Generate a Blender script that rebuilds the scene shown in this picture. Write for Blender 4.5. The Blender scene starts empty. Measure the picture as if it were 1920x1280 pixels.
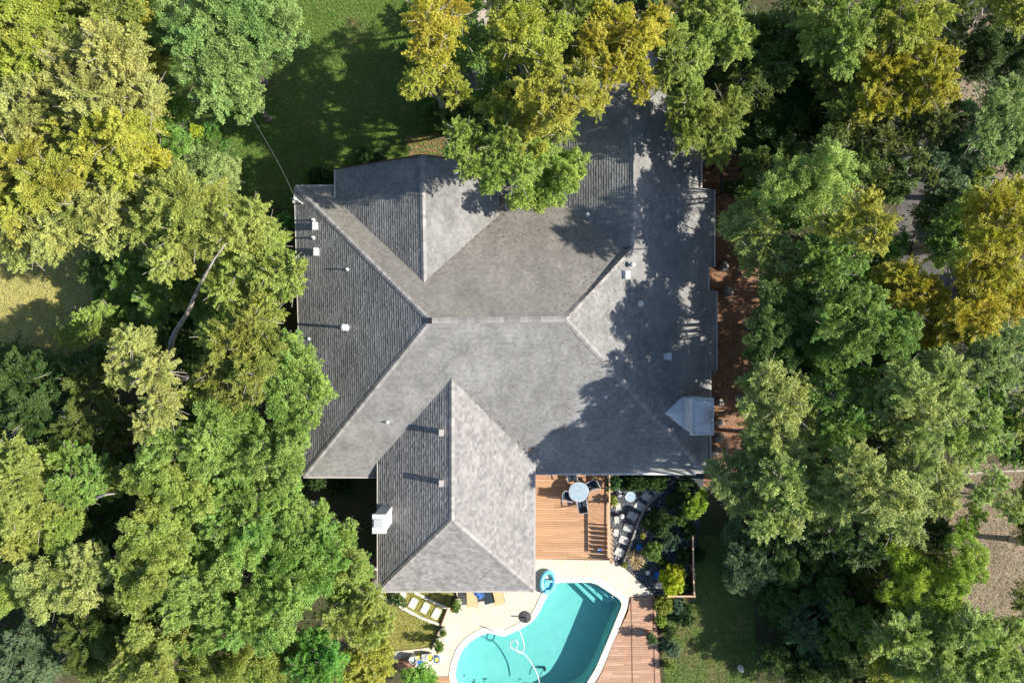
import bpy, bmesh, math, random
import numpy as np
from mathutils import Vector, Matrix
from mathutils.geometry import tessellate_polygon
R = math.radians
random.seed(7); rng = np.random.default_rng(7)
scene = bpy.context.scene
COL = scene.collection

# ---------------------------------------------------------------- camera, sky, sun
CAMH = 41.0                      # the drone hovers 41 m above the ground, looking straight down
S = 0.032                        # metres on the ground per photograph pixel
cam_d = bpy.data.cameras.new('camera'); cam = bpy.data.objects.new('camera', cam_d); COL.objects.link(cam)
cam.location = (0, 0, CAMH); cam.rotation_euler = (0, 0, 0)
cam_d.sensor_width = 36; cam_d.lens = 36 * CAMH / (1920 * S)
cam_d.clip_start = 0.5; cam_d.clip_end = 2000
scene.camera = cam
SUN_EL, SUN_AZ = 36.0, 4.0       # azimuth: degrees south of east (image right)
w = bpy.data.worlds.new('World'); scene.world = w; w.use_nodes = True
nt = w.node_tree; bgn = nt.nodes['Background']
sky = nt.nodes.new('ShaderNodeTexSky'); sky.sky_type = 'NISHITA'; sky.sun_disc = False
sky.sun_elevation = R(SUN_EL); sky.sun_rotation = R(90 + SUN_AZ); sky.altitude = 200
nt.links.new(sky.outputs[0], bgn.inputs[0]); bgn.inputs[1].default_value = 0.095
sl = bpy.data.lights.new('sun', 'SUN'); sl.energy = 4.6; sl.angle = R(0.53); sl.color = (1.0, 0.93, 0.82)
sun = bpy.data.objects.new('sun', sl); COL.objects.link(sun)
sd = Vector((math.cos(R(SUN_EL)) * math.cos(R(SUN_AZ)), -math.cos(R(SUN_EL)) * math.sin(R(SUN_AZ)), math.sin(R(SUN_EL))))
sun.rotation_euler = sd.to_track_quat('Z', 'Y').to_euler(); sun.location = sd * 80
scene.view_settings.view_transform = 'Standard'; scene.view_settings.look = 'None'
scene.view_settings.exposure = 0.95; scene.view_settings.gamma = 1.0
scene.cycles.max_bounces = 6; scene.cycles.transparent_max_bounces = 6
scene.cycles.diffuse_bounces = 3; scene.cycles.transmission_bounces = 4

def W(px, py, z=0.0):
    k = S * (CAMH - z) / CAMH
    return Vector(((px - 960) * k, (640 - py) * k, z))
def onplane(px, py, pl):
    p0, n = pl; o = Vector((0, 0, CAMH)); d = W(px, py, 0) - o
    return o + d * ((p0 - o).dot(n) / d.dot(n))
def plane3(a, b, c):
    n = (b - a).cross(c - a).normalized()
    if n.z < 0: n = -n
    return (a.copy(), n)
def plz(pl, x, y):
    p0, n = pl; return p0.z - (n.x * (x - p0.x) + n.y * (y - p0.y)) / n.z

# ---------------------------------------------------------------- objects
def tag(o, label=None, cat=None, group=None, kind=None):
    if label: o['label'] = label
    if cat: o['category'] = cat
    if group: o['group'] = group
    if kind: o['kind'] = kind
    return o
def thing(name, label, cat, loc=(0, 0, 0), rotz=0, group=None):
    o = bpy.data.objects.new(name, None); COL.objects.link(o); o.empty_display_size = 0.2
    o.location = loc; o.rotation_euler = (0, 0, rotz)
    return tag(o, label, cat, group)
class MB:
    """collects faces with material slots and one random value per face"""
    def __init__(s): s.v = []; s.f = []; s.m = []; s.t = []
    def add(s, vs, fs, m=0, t=None):
        b = len(s.v); s.v += [tuple(v) for v in vs]
        for f in fs:
            s.f.append([b + i for i in f]); s.m.append(m); s.t.append(random.random() if t is None else t)
    def box(s, c, d, rz=0, m=0, t=None, rx=0, ry=0):
        M = Matrix.Translation(Vector(c)) @ Matrix.Rotation(rz, 4, 'Z') @ Matrix.Rotation(ry, 4, 'Y') @ Matrix.Rotation(rx, 4, 'X')
        x, y, z = d[0] / 2, d[1] / 2, d[2] / 2
        vs = [M @ Vector(p) for p in ((-x,-y,-z),(x,-y,-z),(x,y,-z),(-x,y,-z),(-x,-y,z),(x,-y,z),(x,y,z),(-x,y,z))]
        tt = random.random() if t is None else t
        s.add(vs, [(0,3,2,1),(4,5,6,7),(0,1,5,4),(1,2,6,5),(2,3,7,6),(3,0,4,7)], m, tt)
    def bar(s, a, b, wd, h=None, m=0):
        a = Vector(a); b = Vector(b); d = b - a; h = h or wd
        c = (a + b) / 2; up = Vector((0, 0, 1)) if abs(d.normalized().z) < .95 else Vector((1, 0, 0))
        y = up.cross(d).normalized() * wd / 2; z = d.cross(y).normalized() * h / 2
        vs = [a-y-z, b-y-z, b+y-z, a+y-z, a-y+z, b-y+z, b+y+z, a+y+z]
        s.add(vs, [(0,3,2,1),(4,5,6,7),(0,1,5,4),(1,2,6,5),(2,3,7,6),(3,0,4,7)], m, random.random())
    def tube(s, pts, rad, n=8, m=0, cap=True, t=None):
        pts = [Vector(p) for p in pts]; rad = rad if isinstance(rad, (list, tuple)) else [rad] * len(pts)
        b = len(s.v); prev = None; t = random.random() if t is None else t
        for i, p in enumerate(pts):
            d = (pts[min(i+1, len(pts)-1)] - pts[max(i-1, 0)]).normalized()
            if prev is None:
                u = d.orthogonal().normalized()
            else:
                u = (prev - d * prev.dot(d))
                u = u.normalized() if u.length > 1e-5 else d.orthogonal().normalized()
            prev = u; v = d.cross(u)
            for k in range(n):
                a = 2 * math.pi * k / n; s.v.append(tuple(p + (u * math.cos(a) + v * math.sin(a)) * rad[i]))
        for i in range(len(pts) - 1):
            for k in range(n):
                s.f.append([b+i*n+k, b+i*n+(k+1) % n, b+(i+1)*n+(k+1) % n, b+(i+1)*n+k]); s.m.append(m); s.t.append(t)
        if cap:
            s.f.append([b+k for k in reversed(range(n))]); s.m.append(m); s.t.append(t)
            e = b+(len(pts)-1)*n; s.f.append([e+k for k in range(n)]); s.m.append(m); s.t.append(t)
    def lathe(s, c, prof, n=24, m=0, sx=1, sy=1, t=None):
        c = Vector(c); b = len(s.v); t = random.random() if t is None else t
        for (r, z) in prof:
            for k in range(n):
                a = 2*math.pi*k/n; s.v.append((c.x + r*math.cos(a)*sx, c.y + r*math.sin(a)*sy, c.z + z))
        for i in range(len(prof)-1):
            for k in range(n):
                s.f.append([b+i*n+k, b+i*n+(k+1) % n, b+(i+1)*n+(k+1) % n, b+(i+1)*n+k]); s.m.append(m); s.t.append(t)
        s.f.append([b+k for k in reversed(range(n))]); s.m.append(m); s.t.append(t)
        e = b+(len(prof)-1)*n; s.f.append([e+k for k in range(n)]); s.m.append(m); s.t.append(t)
    def prism(s, poly, z0, z1, m=0, holes=(), bottom=False, t=None, sides=True):
        loops = [[Vector((p[0], p[1], 0)) for p in poly]] + [[Vector((p[0], p[1], 0)) for p in h] for h in holes]
        flat = [p for l in loops for p in l]; tris = tessellate_polygon(loops)
        t = random.random() if t is None else t
        fs = []
        for a in tris:
            q = [flat[i] for i in a]; ar = (q[1]-q[0]).cross(q[2]-q[0]).z
            if abs(ar) < 1e-9: continue
            fs.append(a if ar > 0 else a[::-1])
        s.add([(p.x, p.y, z1) for p in flat], fs, m, t)
        if bottom: s.add([(p.x, p.y, z0) for p in flat], [f[::-1] for f in fs], m, t)
        if sides and z1 - z0 > 1e-4:
            for l in loops:
                n = len(l)
                for i in range(n):
                    a, c = l[i], l[(i+1) % n]
                    s.add([(a.x,a.y,z0),(c.x,c.y,z0),(c.x,c.y,z1),(a.x,a.y,z1)], [(0,1,2,3)], m, t)
    def build(s, name, mats, parent=None, smooth=False, at=None):
        me = bpy.data.meshes.new(name); vs = s.v
        if at is not None: vs = [(v[0]-at[0], v[1]-at[1], v[2]-at[2]) for v in vs]
        me.from_pydata(vs, [], s.f)
        mats = mats if isinstance(mats, (list, tuple)) else [mats]
        for m in mats: me.materials.append(m)
        me.polygons.foreach_set('material_index', s.m)
        if smooth: me.polygons.foreach_set('use_smooth', [True]*len(s.f))
        a = me.attributes.new('rnd', 'FLOAT', 'FACE'); a.data.foreach_set('value', s.t)
        me.update(); me.validate()
        o = bpy.data.objects.new(name, me); COL.objects.link(o)
        if at is not None: o.location = Vector(at) - (parent.location if parent is not None else Vector((0, 0, 0)))
        if parent is not None: o.parent = parent
        return o

# ---------------------------------------------------------------- materials
def streaks(m, sc, lo, hi, stretch=(1, 1, 1)):
    """weathering: broad uneven soiling over a material's colour"""
    N = m.node_tree; n = N.nodes; L = N.links; p = n['Principled BSDF']; src = p.inputs['Base Color'].links[0].from_socket
    tc = n.new('ShaderNodeTexCoord'); mp = n.new('ShaderNodeMapping'); mp.inputs['Scale'].default_value = stretch; L.new(tc.outputs['Object'], mp.inputs[0])
    t = n.new('ShaderNodeTexNoise'); t.inputs['Scale'].default_value = sc; t.inputs['Detail'].default_value = 7; t.inputs['Roughness'].default_value = .62; L.new(mp.outputs[0], t.inputs['Vector'])
    r = n.new('ShaderNodeMapRange'); r.inputs[1].default_value = .32; r.inputs[2].default_value = .68; r.inputs[3].default_value = lo; r.inputs[4].default_value = hi; L.new(t.outputs[0], r.inputs[0])
    h = n.new('ShaderNodeVectorMath'); h.operation = 'SCALE'; L.new(src, h.inputs[0]); L.new(r.outputs[0], h.inputs['Scale']); L.new(h.outputs[0], p.inputs['Base Color'])
def mat(name, col, rough=0.8, metal=0.0, var=0.0, noise=None, bump=0.0, bscale=20, spec=0.3, col2=None, nscale=3.0, stretch=None, trans=None, contrast=(0.35, 0.65)):
    m = bpy.data.materials.new(name); m.use_nodes = True; N = m.node_tree; n = N.nodes; L = N.links
    p = n['Principled BSDF']; p.inputs['Roughness'].default_value = rough; p.inputs['Metallic'].default_value = metal
    p.inputs['Specular IOR Level'].default_value = spec
    c = None
    geo = n.new('ShaderNodeTexCoord'); vec = geo.outputs['Object']
    if stretch:
        mp = n.new('ShaderNodeMapping'); mp.inputs['Scale'].default_value = stretch; L.new(vec, mp.inputs[0]); vec = mp.outputs[0]
    rgb = n.new('ShaderNodeRGB'); rgb.outputs[0].default_value = (*col, 1); c = rgb.outputs[0]
    if col2:
        t = n.new('ShaderNodeTexNoise'); t.inputs['Scale'].default_value = nscale; t.inputs['Detail'].default_value = 8; t.inputs['Roughness'].default_value = 0.65
        L.new(vec, t.inputs['Vector'])
        r = n.new('ShaderNodeMapRange'); r.inputs[1].default_value = contrast[0]; r.inputs[2].default_value = contrast[1]; L.new(t.outputs[0], r.inputs[0])
        mx = n.new('ShaderNodeMix'); mx.data_type = 'RGBA'; L.new(r.outputs[0], mx.inputs[0]); L.new(c, mx.inputs[6]); mx.inputs[7].default_value = (*col2, 1); c = mx.outputs[2]
    if var:
        a = n.new('ShaderNodeAttribute'); a.attribute_name = 'rnd'
        r = n.new('ShaderNodeMapRange'); r.inputs[3].default_value = 1-var; r.inputs[4].default_value = 1+var; L.new(a.outputs['Fac'], r.inputs[0])
        h = n.new('ShaderNodeVectorMath'); h.operation = 'SCALE'; L.new(c, h.inputs[0]); L.new(r.outputs[0], h.inputs['Scale']); c = h.outputs[0]
    L.new(c, p.inputs['Base Color'])
    if bump:
        t = n.new('ShaderNodeTexNoise'); t.inputs['Scale'].default_value = bscale; t.inputs['Detail'].default_value = 5; L.new(vec, t.inputs['Vector'])
        b = n.new('ShaderNodeBump'); b.inputs['Strength'].default_value = bump; b.inputs['Distance'].default_value = 0.03
        L.new(t.outputs[0], b.inputs['Height']); L.new(b.outputs[0], p.inputs['Normal'])
    return m
M_shingle = mat('shingle', (.275, .275, .271), .95, var=.16, col2=(.205, .205, .20), nscale=.8, bump=.5, bscale=60, spec=.15)
M_shingle2 = mat('shingle_mottled', (.29, .282, .28), .95, var=.22, col2=(.235, .23, .228), nscale=1.2, bump=.5, bscale=60, spec=.15)
M_cap = mat('ridge_shingle', (.285, .277, .27), .95, var=.22, bump=.4, bscale=50, spec=.15)
streaks(M_shingle, .55, .84, 1.10, (1.6, .55, 1)); streaks(M_shingle2, 2.2, .88, 1.10)
M_shingle_n = mat('brown_grey_shingle', (.240, .231, .213), .95, var=.15, col2=(.205, .197, .182), nscale=.8, bump=.5, bscale=60, spec=.15); streaks(M_shingle_n, .55, .84, 1.12, (1.8, .5, 1))  # darker, browner shingle used on the main roof's north slope
M_gutter = mat('gutter', (.42, .40, .38), .5, bump=.1)
M_wall = mat('wall_render', (.42, .36, .28), .9, col2=(.34, .28, .22), bump=.4, bscale=12)
M_white = mat('white_paint', (.60, .61, .61), .5, col2=(.6, .61, .6), nscale=2)
M_chim = mat('chimney_paint', (.78, .80, .82), .45, col2=(.60, .63, .66), nscale=1.6, bump=.1)
M_zinc = mat('zinc', (.55, .57, .58), .45, metal=.3)
M_glass = mat('window_glass', (.03, .04, .05), .08, spec=.8)
M_black = mat('black_plastic', (.02, .02, .022), .5)
M_dgrey = mat('dark_grey', (.07, .07, .075), .6)
M_bark = mat('bark', (.24, .205, .17), .95, col2=(.10, .085, .07), nscale=6, bump=.8, bscale=25, var=.25)
M_pale = mat('pale_bark', (.50, .46, .41), .9, col2=(.22, .19, .165), nscale=5, bump=.6, bscale=25, var=.2)
M_deck = mat('cedar_deck', (.50, .30, .175), .7, var=.15, col2=(.41, .235, .13), nscale=2.5, stretch=(.5, 6, 6), bump=.2)
M_deck2 = mat('weathered_deck', (.50, .31, .215), .8, var=.18, col2=(.40, .235, .155), nscale=2.5, stretch=(.5, 6, 6), bump=.2)
M_rail = mat('tan_timber', (.55, .38, .24), .7, var=.12, bump=.2)
M_darkwood = mat('dark_timber', (.12, .065, .045), .8, var=.3, bump=.3)
M_patio = mat('travertine', (.64, .575, .47), .75, col2=(.56, .49, .385), nscale=1.6, bump=.25, bscale=15, var=.03, contrast=(.25,.75))
M_coping = mat('coping_stone', (.84, .76, .62), .6, col2=(.78, .69, .55), nscale=2, var=.04)
M_concrete = mat('concrete', (.48, .43, .37), .9, col2=(.38, .34, .29), nscale=1.5, bump=.3, bscale=30, var=.05)
M_stone = mat('flagstone', (.50, .51, .49), .85, col2=(.40, .41, .40), nscale=3, bump=.4, bscale=20, var=.08)
M_wstone = mat('pale_flagstone', (.78, .73, .64), .85, col2=(.66, .62, .54), nscale=3, bump=.4, bscale=20, var=.06)
M_rock = mat('boulder', (.36, .34, .31), .95, col2=(.20, .19, .17), nscale=3, bump=1, bscale=8)
M_gravel = mat('slate_gravel', (.045, .055, .07), .9, col2=(.10, .11, .12), nscale=18, bump=1, bscale=40)
M_asphalt = mat('asphalt', (.075, .072, .072), .95, col2=(.125, .118, .115), nscale=1.2, bump=.5, bscale=60)
M_mulch = mat('red_mulch', (.24, .12, .07), .95, col2=(.36, .22, .14), nscale=2.2, bump=1, bscale=30)
M_ground = mat('woodland_floor', (.10, .082, .048), .98, col2=(.045, .06, .02), nscale=.55, bump=1, bscale=14)
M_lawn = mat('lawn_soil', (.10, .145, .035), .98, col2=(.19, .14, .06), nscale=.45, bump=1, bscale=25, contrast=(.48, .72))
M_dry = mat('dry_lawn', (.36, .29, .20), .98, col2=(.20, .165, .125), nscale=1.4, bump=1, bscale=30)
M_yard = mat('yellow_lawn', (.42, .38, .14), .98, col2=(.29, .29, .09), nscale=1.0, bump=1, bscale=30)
streaks(M_patio, 5, .93, 1.06); streaks(M_asphalt, .6, .75, 1.2); streaks(M_dry, .7, .7, 1.15); streaks(M_mulch, 9, .6, 1.35)
M_plaster = mat('pool_plaster', (.50, .635, .585), .8, col2=(.44, .575, .535), nscale=1.3)
M_blue = mat('blue_plastic', (.03, .17, .55), .4)
M_sky = mat('inflatable_blue', (.25, .62, .78), .35, col2=(.16, .66, .82), nscale=3)
M_yel = mat('yellow_plastic', (.78, .72, .12), .5)
M_frame = mat('silver_frame', (.6, .62, .64), .35, metal=.6)
M_sling = mat('charcoal_sling', (.025, .04, .055), .8, bump=.2, bscale=80)
M_tabletop = mat('pebbled_glass', (.25, .36, .46), .3, col2=(.42, .50, .55), nscale=7, var=.1)
M_tan = mat('tan_cushion', (.62, .43, .23), .85, bump=.15)
M_towel = mat('blue_towel', (.06, .15, .42), .95, bump=.4)
M_terra = mat('terracotta', (.40, .20, .12), .85)
M_tcan = mat('pale_planter', (.55, .52, .45), .8)

def water_mat():
    m = bpy.data.materials.new('pool_water'); m.use_nodes = True; N = m.node_tree; n = N.nodes; L = N.links
    for x in list(n): n.remove(x)
    out = n.new('ShaderNodeOutputMaterial'); tr = n.new('ShaderNodeBsdfTransparent'); gl = n.new('ShaderNodeBsdfGlossy')
    tr.inputs[0].default_value = (.51, .875, .885, 1); gl.inputs['Roughness'].default_value = .03
    ge = n.new('ShaderNodeNewGeometry'); dp = n.new('ShaderNodeVectorMath'); dp.operation = 'DOT_PRODUCT'; L.new(ge.outputs['Incoming'], dp.inputs[0])
    def ma(op, a, b=None):
        q = n.new('ShaderNodeMath'); q.operation = op
        for i_, v_ in enumerate((a, b)):
            if v_ is None: continue
            if isinstance(v_, (int, float)): q.inputs[i_].default_value = v_
            else: L.new(v_, q.inputs[i_])
        return q.outputs[0]
    fres = ma('ADD', .02, ma('MULTIPLY', .98, ma('POWER', ma('SUBTRACT', 1.0, ma('ABSOLUTE', dp.outputs['Value'])), 5.0)))
    tc = n.new('ShaderNodeTexCoord'); no = n.new('ShaderNodeTexNoise'); no.inputs['Scale'].default_value = 3.2; no.inputs['Detail'].default_value = 3; no.inputs['Distortion'].default_value = .6
    L.new(tc.outputs['Object'], no.inputs[0]); b = n.new('ShaderNodeBump'); b.inputs['Strength'].default_value = .35; b.inputs['Distance'].default_value = .1
    L.new(no.outputs[0], b.inputs['Height']); L.new(b.outputs[0], gl.inputs['Normal']); L.new(b.outputs[0], dp.inputs[1])
    mx = n.new('ShaderNodeMixShader'); L.new(fres, mx.inputs[0]); L.new(tr.outputs[0], mx.inputs[1]); L.new(gl.outputs[0], mx.inputs[2]); L.new(mx.outputs[0], out.inputs[0])
    return m
M_water = water_mat()

def leaf_mat():
    m = bpy.data.materials.new('foliage'); m.use_nodes = True; N = m.node_tree; n = N.nodes; L = N.links
    for x in list(n): n.remove(x)
    out = n.new('ShaderNodeOutputMaterial'); oi = n.new('ShaderNodeObjectInfo')
    a = n.new('ShaderNodeAttribute'); a.attribute_name = 'rnd'      # 0..1: a leaf's own tint
    hs = n.new('ShaderNodeHueSaturation')
    r1 = n.new('ShaderNodeMapRange'); r1.inputs[3].default_value = .487; r1.inputs[4].default_value = .515
    r2 = n.new('ShaderNodeMapRange'); r2.inputs[3].default_value = 1.45; r2.inputs[4].default_value = .62
    L.new(a.outputs['Fac'], r1.inputs[0]); L.new(a.outputs['Fac'], r2.inputs[0])
    ge = n.new('ShaderNodeNewGeometry'); no = n.new('ShaderNodeTexNoise'); no.inputs['Scale'].default_value = .55; no.inputs['Detail'].default_value = 3; L.new(ge.outputs['Position'], no.inputs['Vector'])
    r3 = n.new('ShaderNodeMapRange'); r3.inputs[1].default_value = .3; r3.inputs[2].default_value = .7; r3.inputs[3].default_value = -.012; r3.inputs[4].default_value = .022; L.new(no.outputs[0], r3.inputs[0])
    ad = n.new('ShaderNodeMath'); ad.operation = 'ADD'; L.new(r1.outputs[0], ad.inputs[0]); L.new(r3.outputs[0], ad.inputs[1]); L.new(ad.outputs[0], hs.inputs['Hue']); L.new(r2.outputs[0], hs.inputs['Value']); L.new(oi.outputs['Color'], hs.inputs['Color'])
    di = n.new('ShaderNodeBsdfPrincipled'); di.inputs['Roughness'].default_value = .55; di.inputs['Specular IOR Level'].default_value = .35
    tl = n.new('ShaderNodeBsdfTranslucent'); mx = n.new('ShaderNodeMixShader'); mx.inputs[0].default_value = .33
    L.new(hs.outputs[0], di.inputs['Base Color']); L.new(hs.outputs[0], tl.inputs[0])
    L.new(di.outputs[0], mx.inputs[1]); L.new(tl.outputs[0], mx.inputs[2]); L.new(mx.outputs[0], out.inputs[0])
    return m
M_leaf = leaf_mat()

# ---------------------------------------------------------------- ground and paving
def pxpoly(pts, z=0): return [tuple(W(x, y, z)[:2]) for x, y in pts]
def smooth_loop(pts, n=2, f=.2):
    for _ in range(n):
        q = []
        for i in range(len(pts)):
            a, b = pts[i], pts[(i+1) % len(pts)]
            q += [(a[0]*(1-f)+b[0]*f, a[1]*(1-f)+b[1]*f), (a[0]*f+b[0]*(1-f), a[1]*f+b[1]*(1-f))]
        pts = q
    return pts
def offset(poly, d):
    n = len(poly); out = []
    ar = sum(poly[i][0]*poly[(i+1)%n][1]-poly[(i+1)%n][0]*poly[i][1] for i in range(n))
    sgn = 1 if ar > 0 else -1
    for i in range(n):
        a, b, c = Vector(poly[i-1]), Vector(poly[i]), Vector(poly[(i+1)%n])
        e1 = (b-a).normalized(); e2 = (c-b).normalized()
        n1 = Vector((e1.y, -e1.x))*sgn; n2 = Vector((e2.y, -e2.x))*sgn
        m = (n1+n2); m = m/max(.5, m.length_squared/2) if m.length > 1e-6 else n1
        out.append(tuple(b + m*d))
    return out
PATIO_Z = 0.10
pool_px = [(1042,1090),(1114,1090),(1161,1121),(1166,1132),(1140,1196),(1116,1252),(1096,1284),(1040,1318),(930,1330),(868,1304),(853,1266),(857,1243),(867,1217),(880,1202),(897,1191),(913,1184),(929,1187),(945,1191),(972,1179),(999,1163),(1010,1148),(1024,1119)]
pool = smooth_loop(pxpoly(pool_px), 2, .12)
cop = offset(pool, .36)

g = MB(); Z = 90
g.prism([(-Z,-Z),(Z,-Z),(Z,Z),(-Z,Z)], 0, 0, holes=[offset(pool, .18)])
tag(g.build('ground', M_ground), kind='structure')
def sheet(name, pts, z, m, holes=(), px=True, var=None):
    b = MB(); b.prism(pxpoly(pts) if px else pts, 0, z, holes=holes, sides=z > .03)
    return tag(b.build(name, m), kind='structure')
def wob(pts, amp=6, sub=4):
    out = []
    for i in range(len(pts)):
        a, b = pts[i], pts[(i+1) % len(pts)]
        for k in range(sub):
            t = k/sub; out.append((a[0]*(1-t)+b[0]*t+random.uniform(-amp, amp), a[1]*(1-t)+b[1]*t+random.uniform(-amp, amp)))
    return out
LAWN_N = wob([(330,-60),(900,-60),(880,330),(560,400),(430,380),(300,250)])
LAWN_W = wob([(-80,440),(190,450),(200,640),(120,690),(-80,690)], 14, 6)
LAWN_SE = wob([(1300,1000),(1410,1010),(1420,1340),(1245,1340),(1245,1130),(1300,1128)])
LAWN_P = [(690,1108),(850,1108),(842,1140),(808,1212),(720,1222),(690,1170)]
DRY_E = wob([(1800,868),(2000,860),(2000,1190),(1840,1190),(1760,1100)], 5)
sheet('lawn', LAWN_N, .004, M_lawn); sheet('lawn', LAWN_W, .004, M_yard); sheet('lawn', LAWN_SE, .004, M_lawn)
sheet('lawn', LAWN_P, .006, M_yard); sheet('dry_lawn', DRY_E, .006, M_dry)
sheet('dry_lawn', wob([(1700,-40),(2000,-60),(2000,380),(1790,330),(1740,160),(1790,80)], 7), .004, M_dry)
sheet('mulch_bed', wob([(1290,250),(1420,270),(1435,400),(1425,560),(1425,700),(1400,910),(1300,910)], 9), .008, M_mulch)
sheet('mulch_bed', wob([(760,255),(830,250),(860,330),(770,335)], 3), .008, M_mulch)
sheet('driveway', smooth_loop([(1690,-80),(1760,-80),(1735,180),(1745,330),(1780,470),(1880,640),(2010,740),(2010,880),(1830,840),(1740,700),(1690,520),(1675,300)], 1), .010, M_asphalt)
b = MB(); b.tube([W(x, y, .06) for x, y in ((1800,889),(1850,884),(1900,882),(2000,880))], .07, 6)
tag(b.build('kerb', M_concrete), kind='structure')
sheet('path', wob([(862,-60),(930,-60),(915,60),(905,165),(858,170),(875,70)], 2), .010, M_concrete)
sheet('garden_bed', [(1144,886),(1320,886),(1300,1117),(1230,1117),(1165,1062),(1144,1052)], .012, M_gravel)
# patio
patio_pts = [(1002,1048),(1145,1050),(1166,1061),(1228,1116),(1182,1118),(1172,1150),(1118,1290),(1040,1340),(920,1345),(800,1300),(768,1245),(728,1240),(728,1222),(808,1213),(838,1140),(862,1132),(850,1095),(1002,1095)]
b = MB(); patio = pxpoly(patio_pts, PATIO_Z)
b.prism(patio, 0, PATIO_Z, holes=[cop])
tag(b.build('patio', M_patio), kind='structure')
b = MB()                                       # fine joints of the paving, set a few mm proud
for x in (1052, 1100):
    b.bar(W(x, 1050, PATIO_Z+.003), W(x+1, 1078, PATIO_Z+.003), .012, .006)
b.bar(W(893,1138,PATIO_Z+.003), W(898,1155,PATIO_Z+.003), .02, .006); b.bar(W(898,1155,PATIO_Z+.003), W(910,1172,PATIO_Z+.003), .02, .006)
b.bar(W(976,1105,PATIO_Z+.003), W(985,1140,PATIO_Z+.003), .012, .006)
tag(b.build('patio_joints', M_concrete), kind='structure')

# swimming pool
pt = thing('swimming_pool', 'turquoise angular swimming pool with pale stone coping below the house', 'swimming pool', W(1010,1190))
PO = pt.location
b = MB(); n = len(cop)
for i in range(n):                            # coping stones, a joint every metre or so
    j = (i+1) % n
    t = (i // 3 % 5) / 5
    b.add([(*pool[i], PATIO_Z+.035), (*cop[i], PATIO_Z+.035), (*cop[j], PATIO_Z+.035), (*pool[j], PATIO_Z+.035)], [(0,1,2,3)], 0, t)
    b.add([(*cop[i], 0), (*cop[j], 0), (*cop[j], PATIO_Z+.035), (*cop[i], PATIO_Z+.035)], [(0,1,2,3)], 0, t)
    b.add([(*pool[i], -.14), (*pool[i], PATIO_Z+.035), (*pool[j], PATIO_Z+.035), (*pool[j], -.14)], [(0,1,2,3)], 0, t)
b.build('coping', M_coping, pt, at=PO)
b = MB(); tl_ = offset(pool, -.006)
for i in range(n):
    j = (i+1) % n; b.add([(*tl_[i], -.25), (*tl_[j], -.25), (*tl_[j], .04), (*tl_[i], .04)], [(0,1,2,3)])
b.build('tile_band', mat('pool_tile', (.30,.36,.36), .3, var=.3), pt, at=PO)
b = MB(); DEP = -1.35
for i in range(n):
    j = (i+1) % n
    b.add([(*pool[i], DEP), (*pool[j], DEP), (*pool[j], -.14), (*pool[i], -.14)], [(0,1,2,3)])
b.prism(pool, DEP, DEP)
b.build('basin', M_plaster, pt, at=PO)
b = MB()                                       # entry steps in the corner and the ledge
st = [((1114,1088),(1163,1126)),((1100,1088),(1152,1133)),((1086,1092),(1138,1139)),((1072,1096),(1124,1147))]
for k in range(3):
    a, c = st[k+1]; q = [a, (1112,1089), (1160,1121), (1164,1132), c] if k == 0 else [a, st[k][0], st[k][1], c]
    b.prism(pxpoly(q), DEP, -.36-.27*k)
b.prism(pxpoly([(1041,1091),(1084,1091),(1074,1099),(1036,1099)]), DEP, -.55)
b.build('step', M_plaster, pt, at=PO)
b = MB(); b.prism(offset(pool, -.009), -.05, -.05, sides=False)
b.build('water', M_water, pt, at=PO)
b = MB(); b.tube([W(918,1179,PATIO_Z+.03), W(918,1179,.55), W(925,1182,.62), W(932,1185,.3), W(934,1186,-.4)], .022, 8)
b.build('grab_rail', M_frame, pt, at=PO)
# floating hose
hp = [(973,1178),(977,1190),(980,1199),(983,1212),(978,1223),(970,1221),(968,1214),(971,1207),(967,1200),(958,1203),(957,1212),(967,1218),(980,1223),(992,1236),(1003,1254),(1009,1269),(1013,1290)]
def catmull(p, n=6):
    out = []
    for i in range(len(p)-1):
        a, b_, c, d = (Vector(p[max(i-1, 0)]), Vector(p[i]), Vector(p[i+1]), Vector(p[min(i+2, len(p)-1)]))
        for k in range(n):
            t = k/n; out.append(.5*((2*b_)+(c-a)*t+(2*a-5*b_+4*c-d)*t*t+(3*b_-3*c+d-a)*t*t*t))
    out.append(Vector(p[-1])); return out
b = MB(); b.tube([W(q.x, q.y, -.02) for q in catmull([(x, y) for x, y in hp])], .030, 7)
tag(b.build('pool_hose', M_white, smooth=True), 'white looped cleaner hose floating on the turquoise pool', 'hose')
b = MB(); b.tube([W(q.x, q.y, -.9) for q in catmull([(1012,1272),(1014,1263),(1020,1252)])], .022, 6); b.lathe(W(1021,1251,-1.3), [(.09,0),(.09,.25),(.03,.4)], 12)
tag(b.build('pool_cleaner', M_dgrey), 'small dark pool cleaner on the floor of the pool beside the hose', 'pool cleaner')

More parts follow.
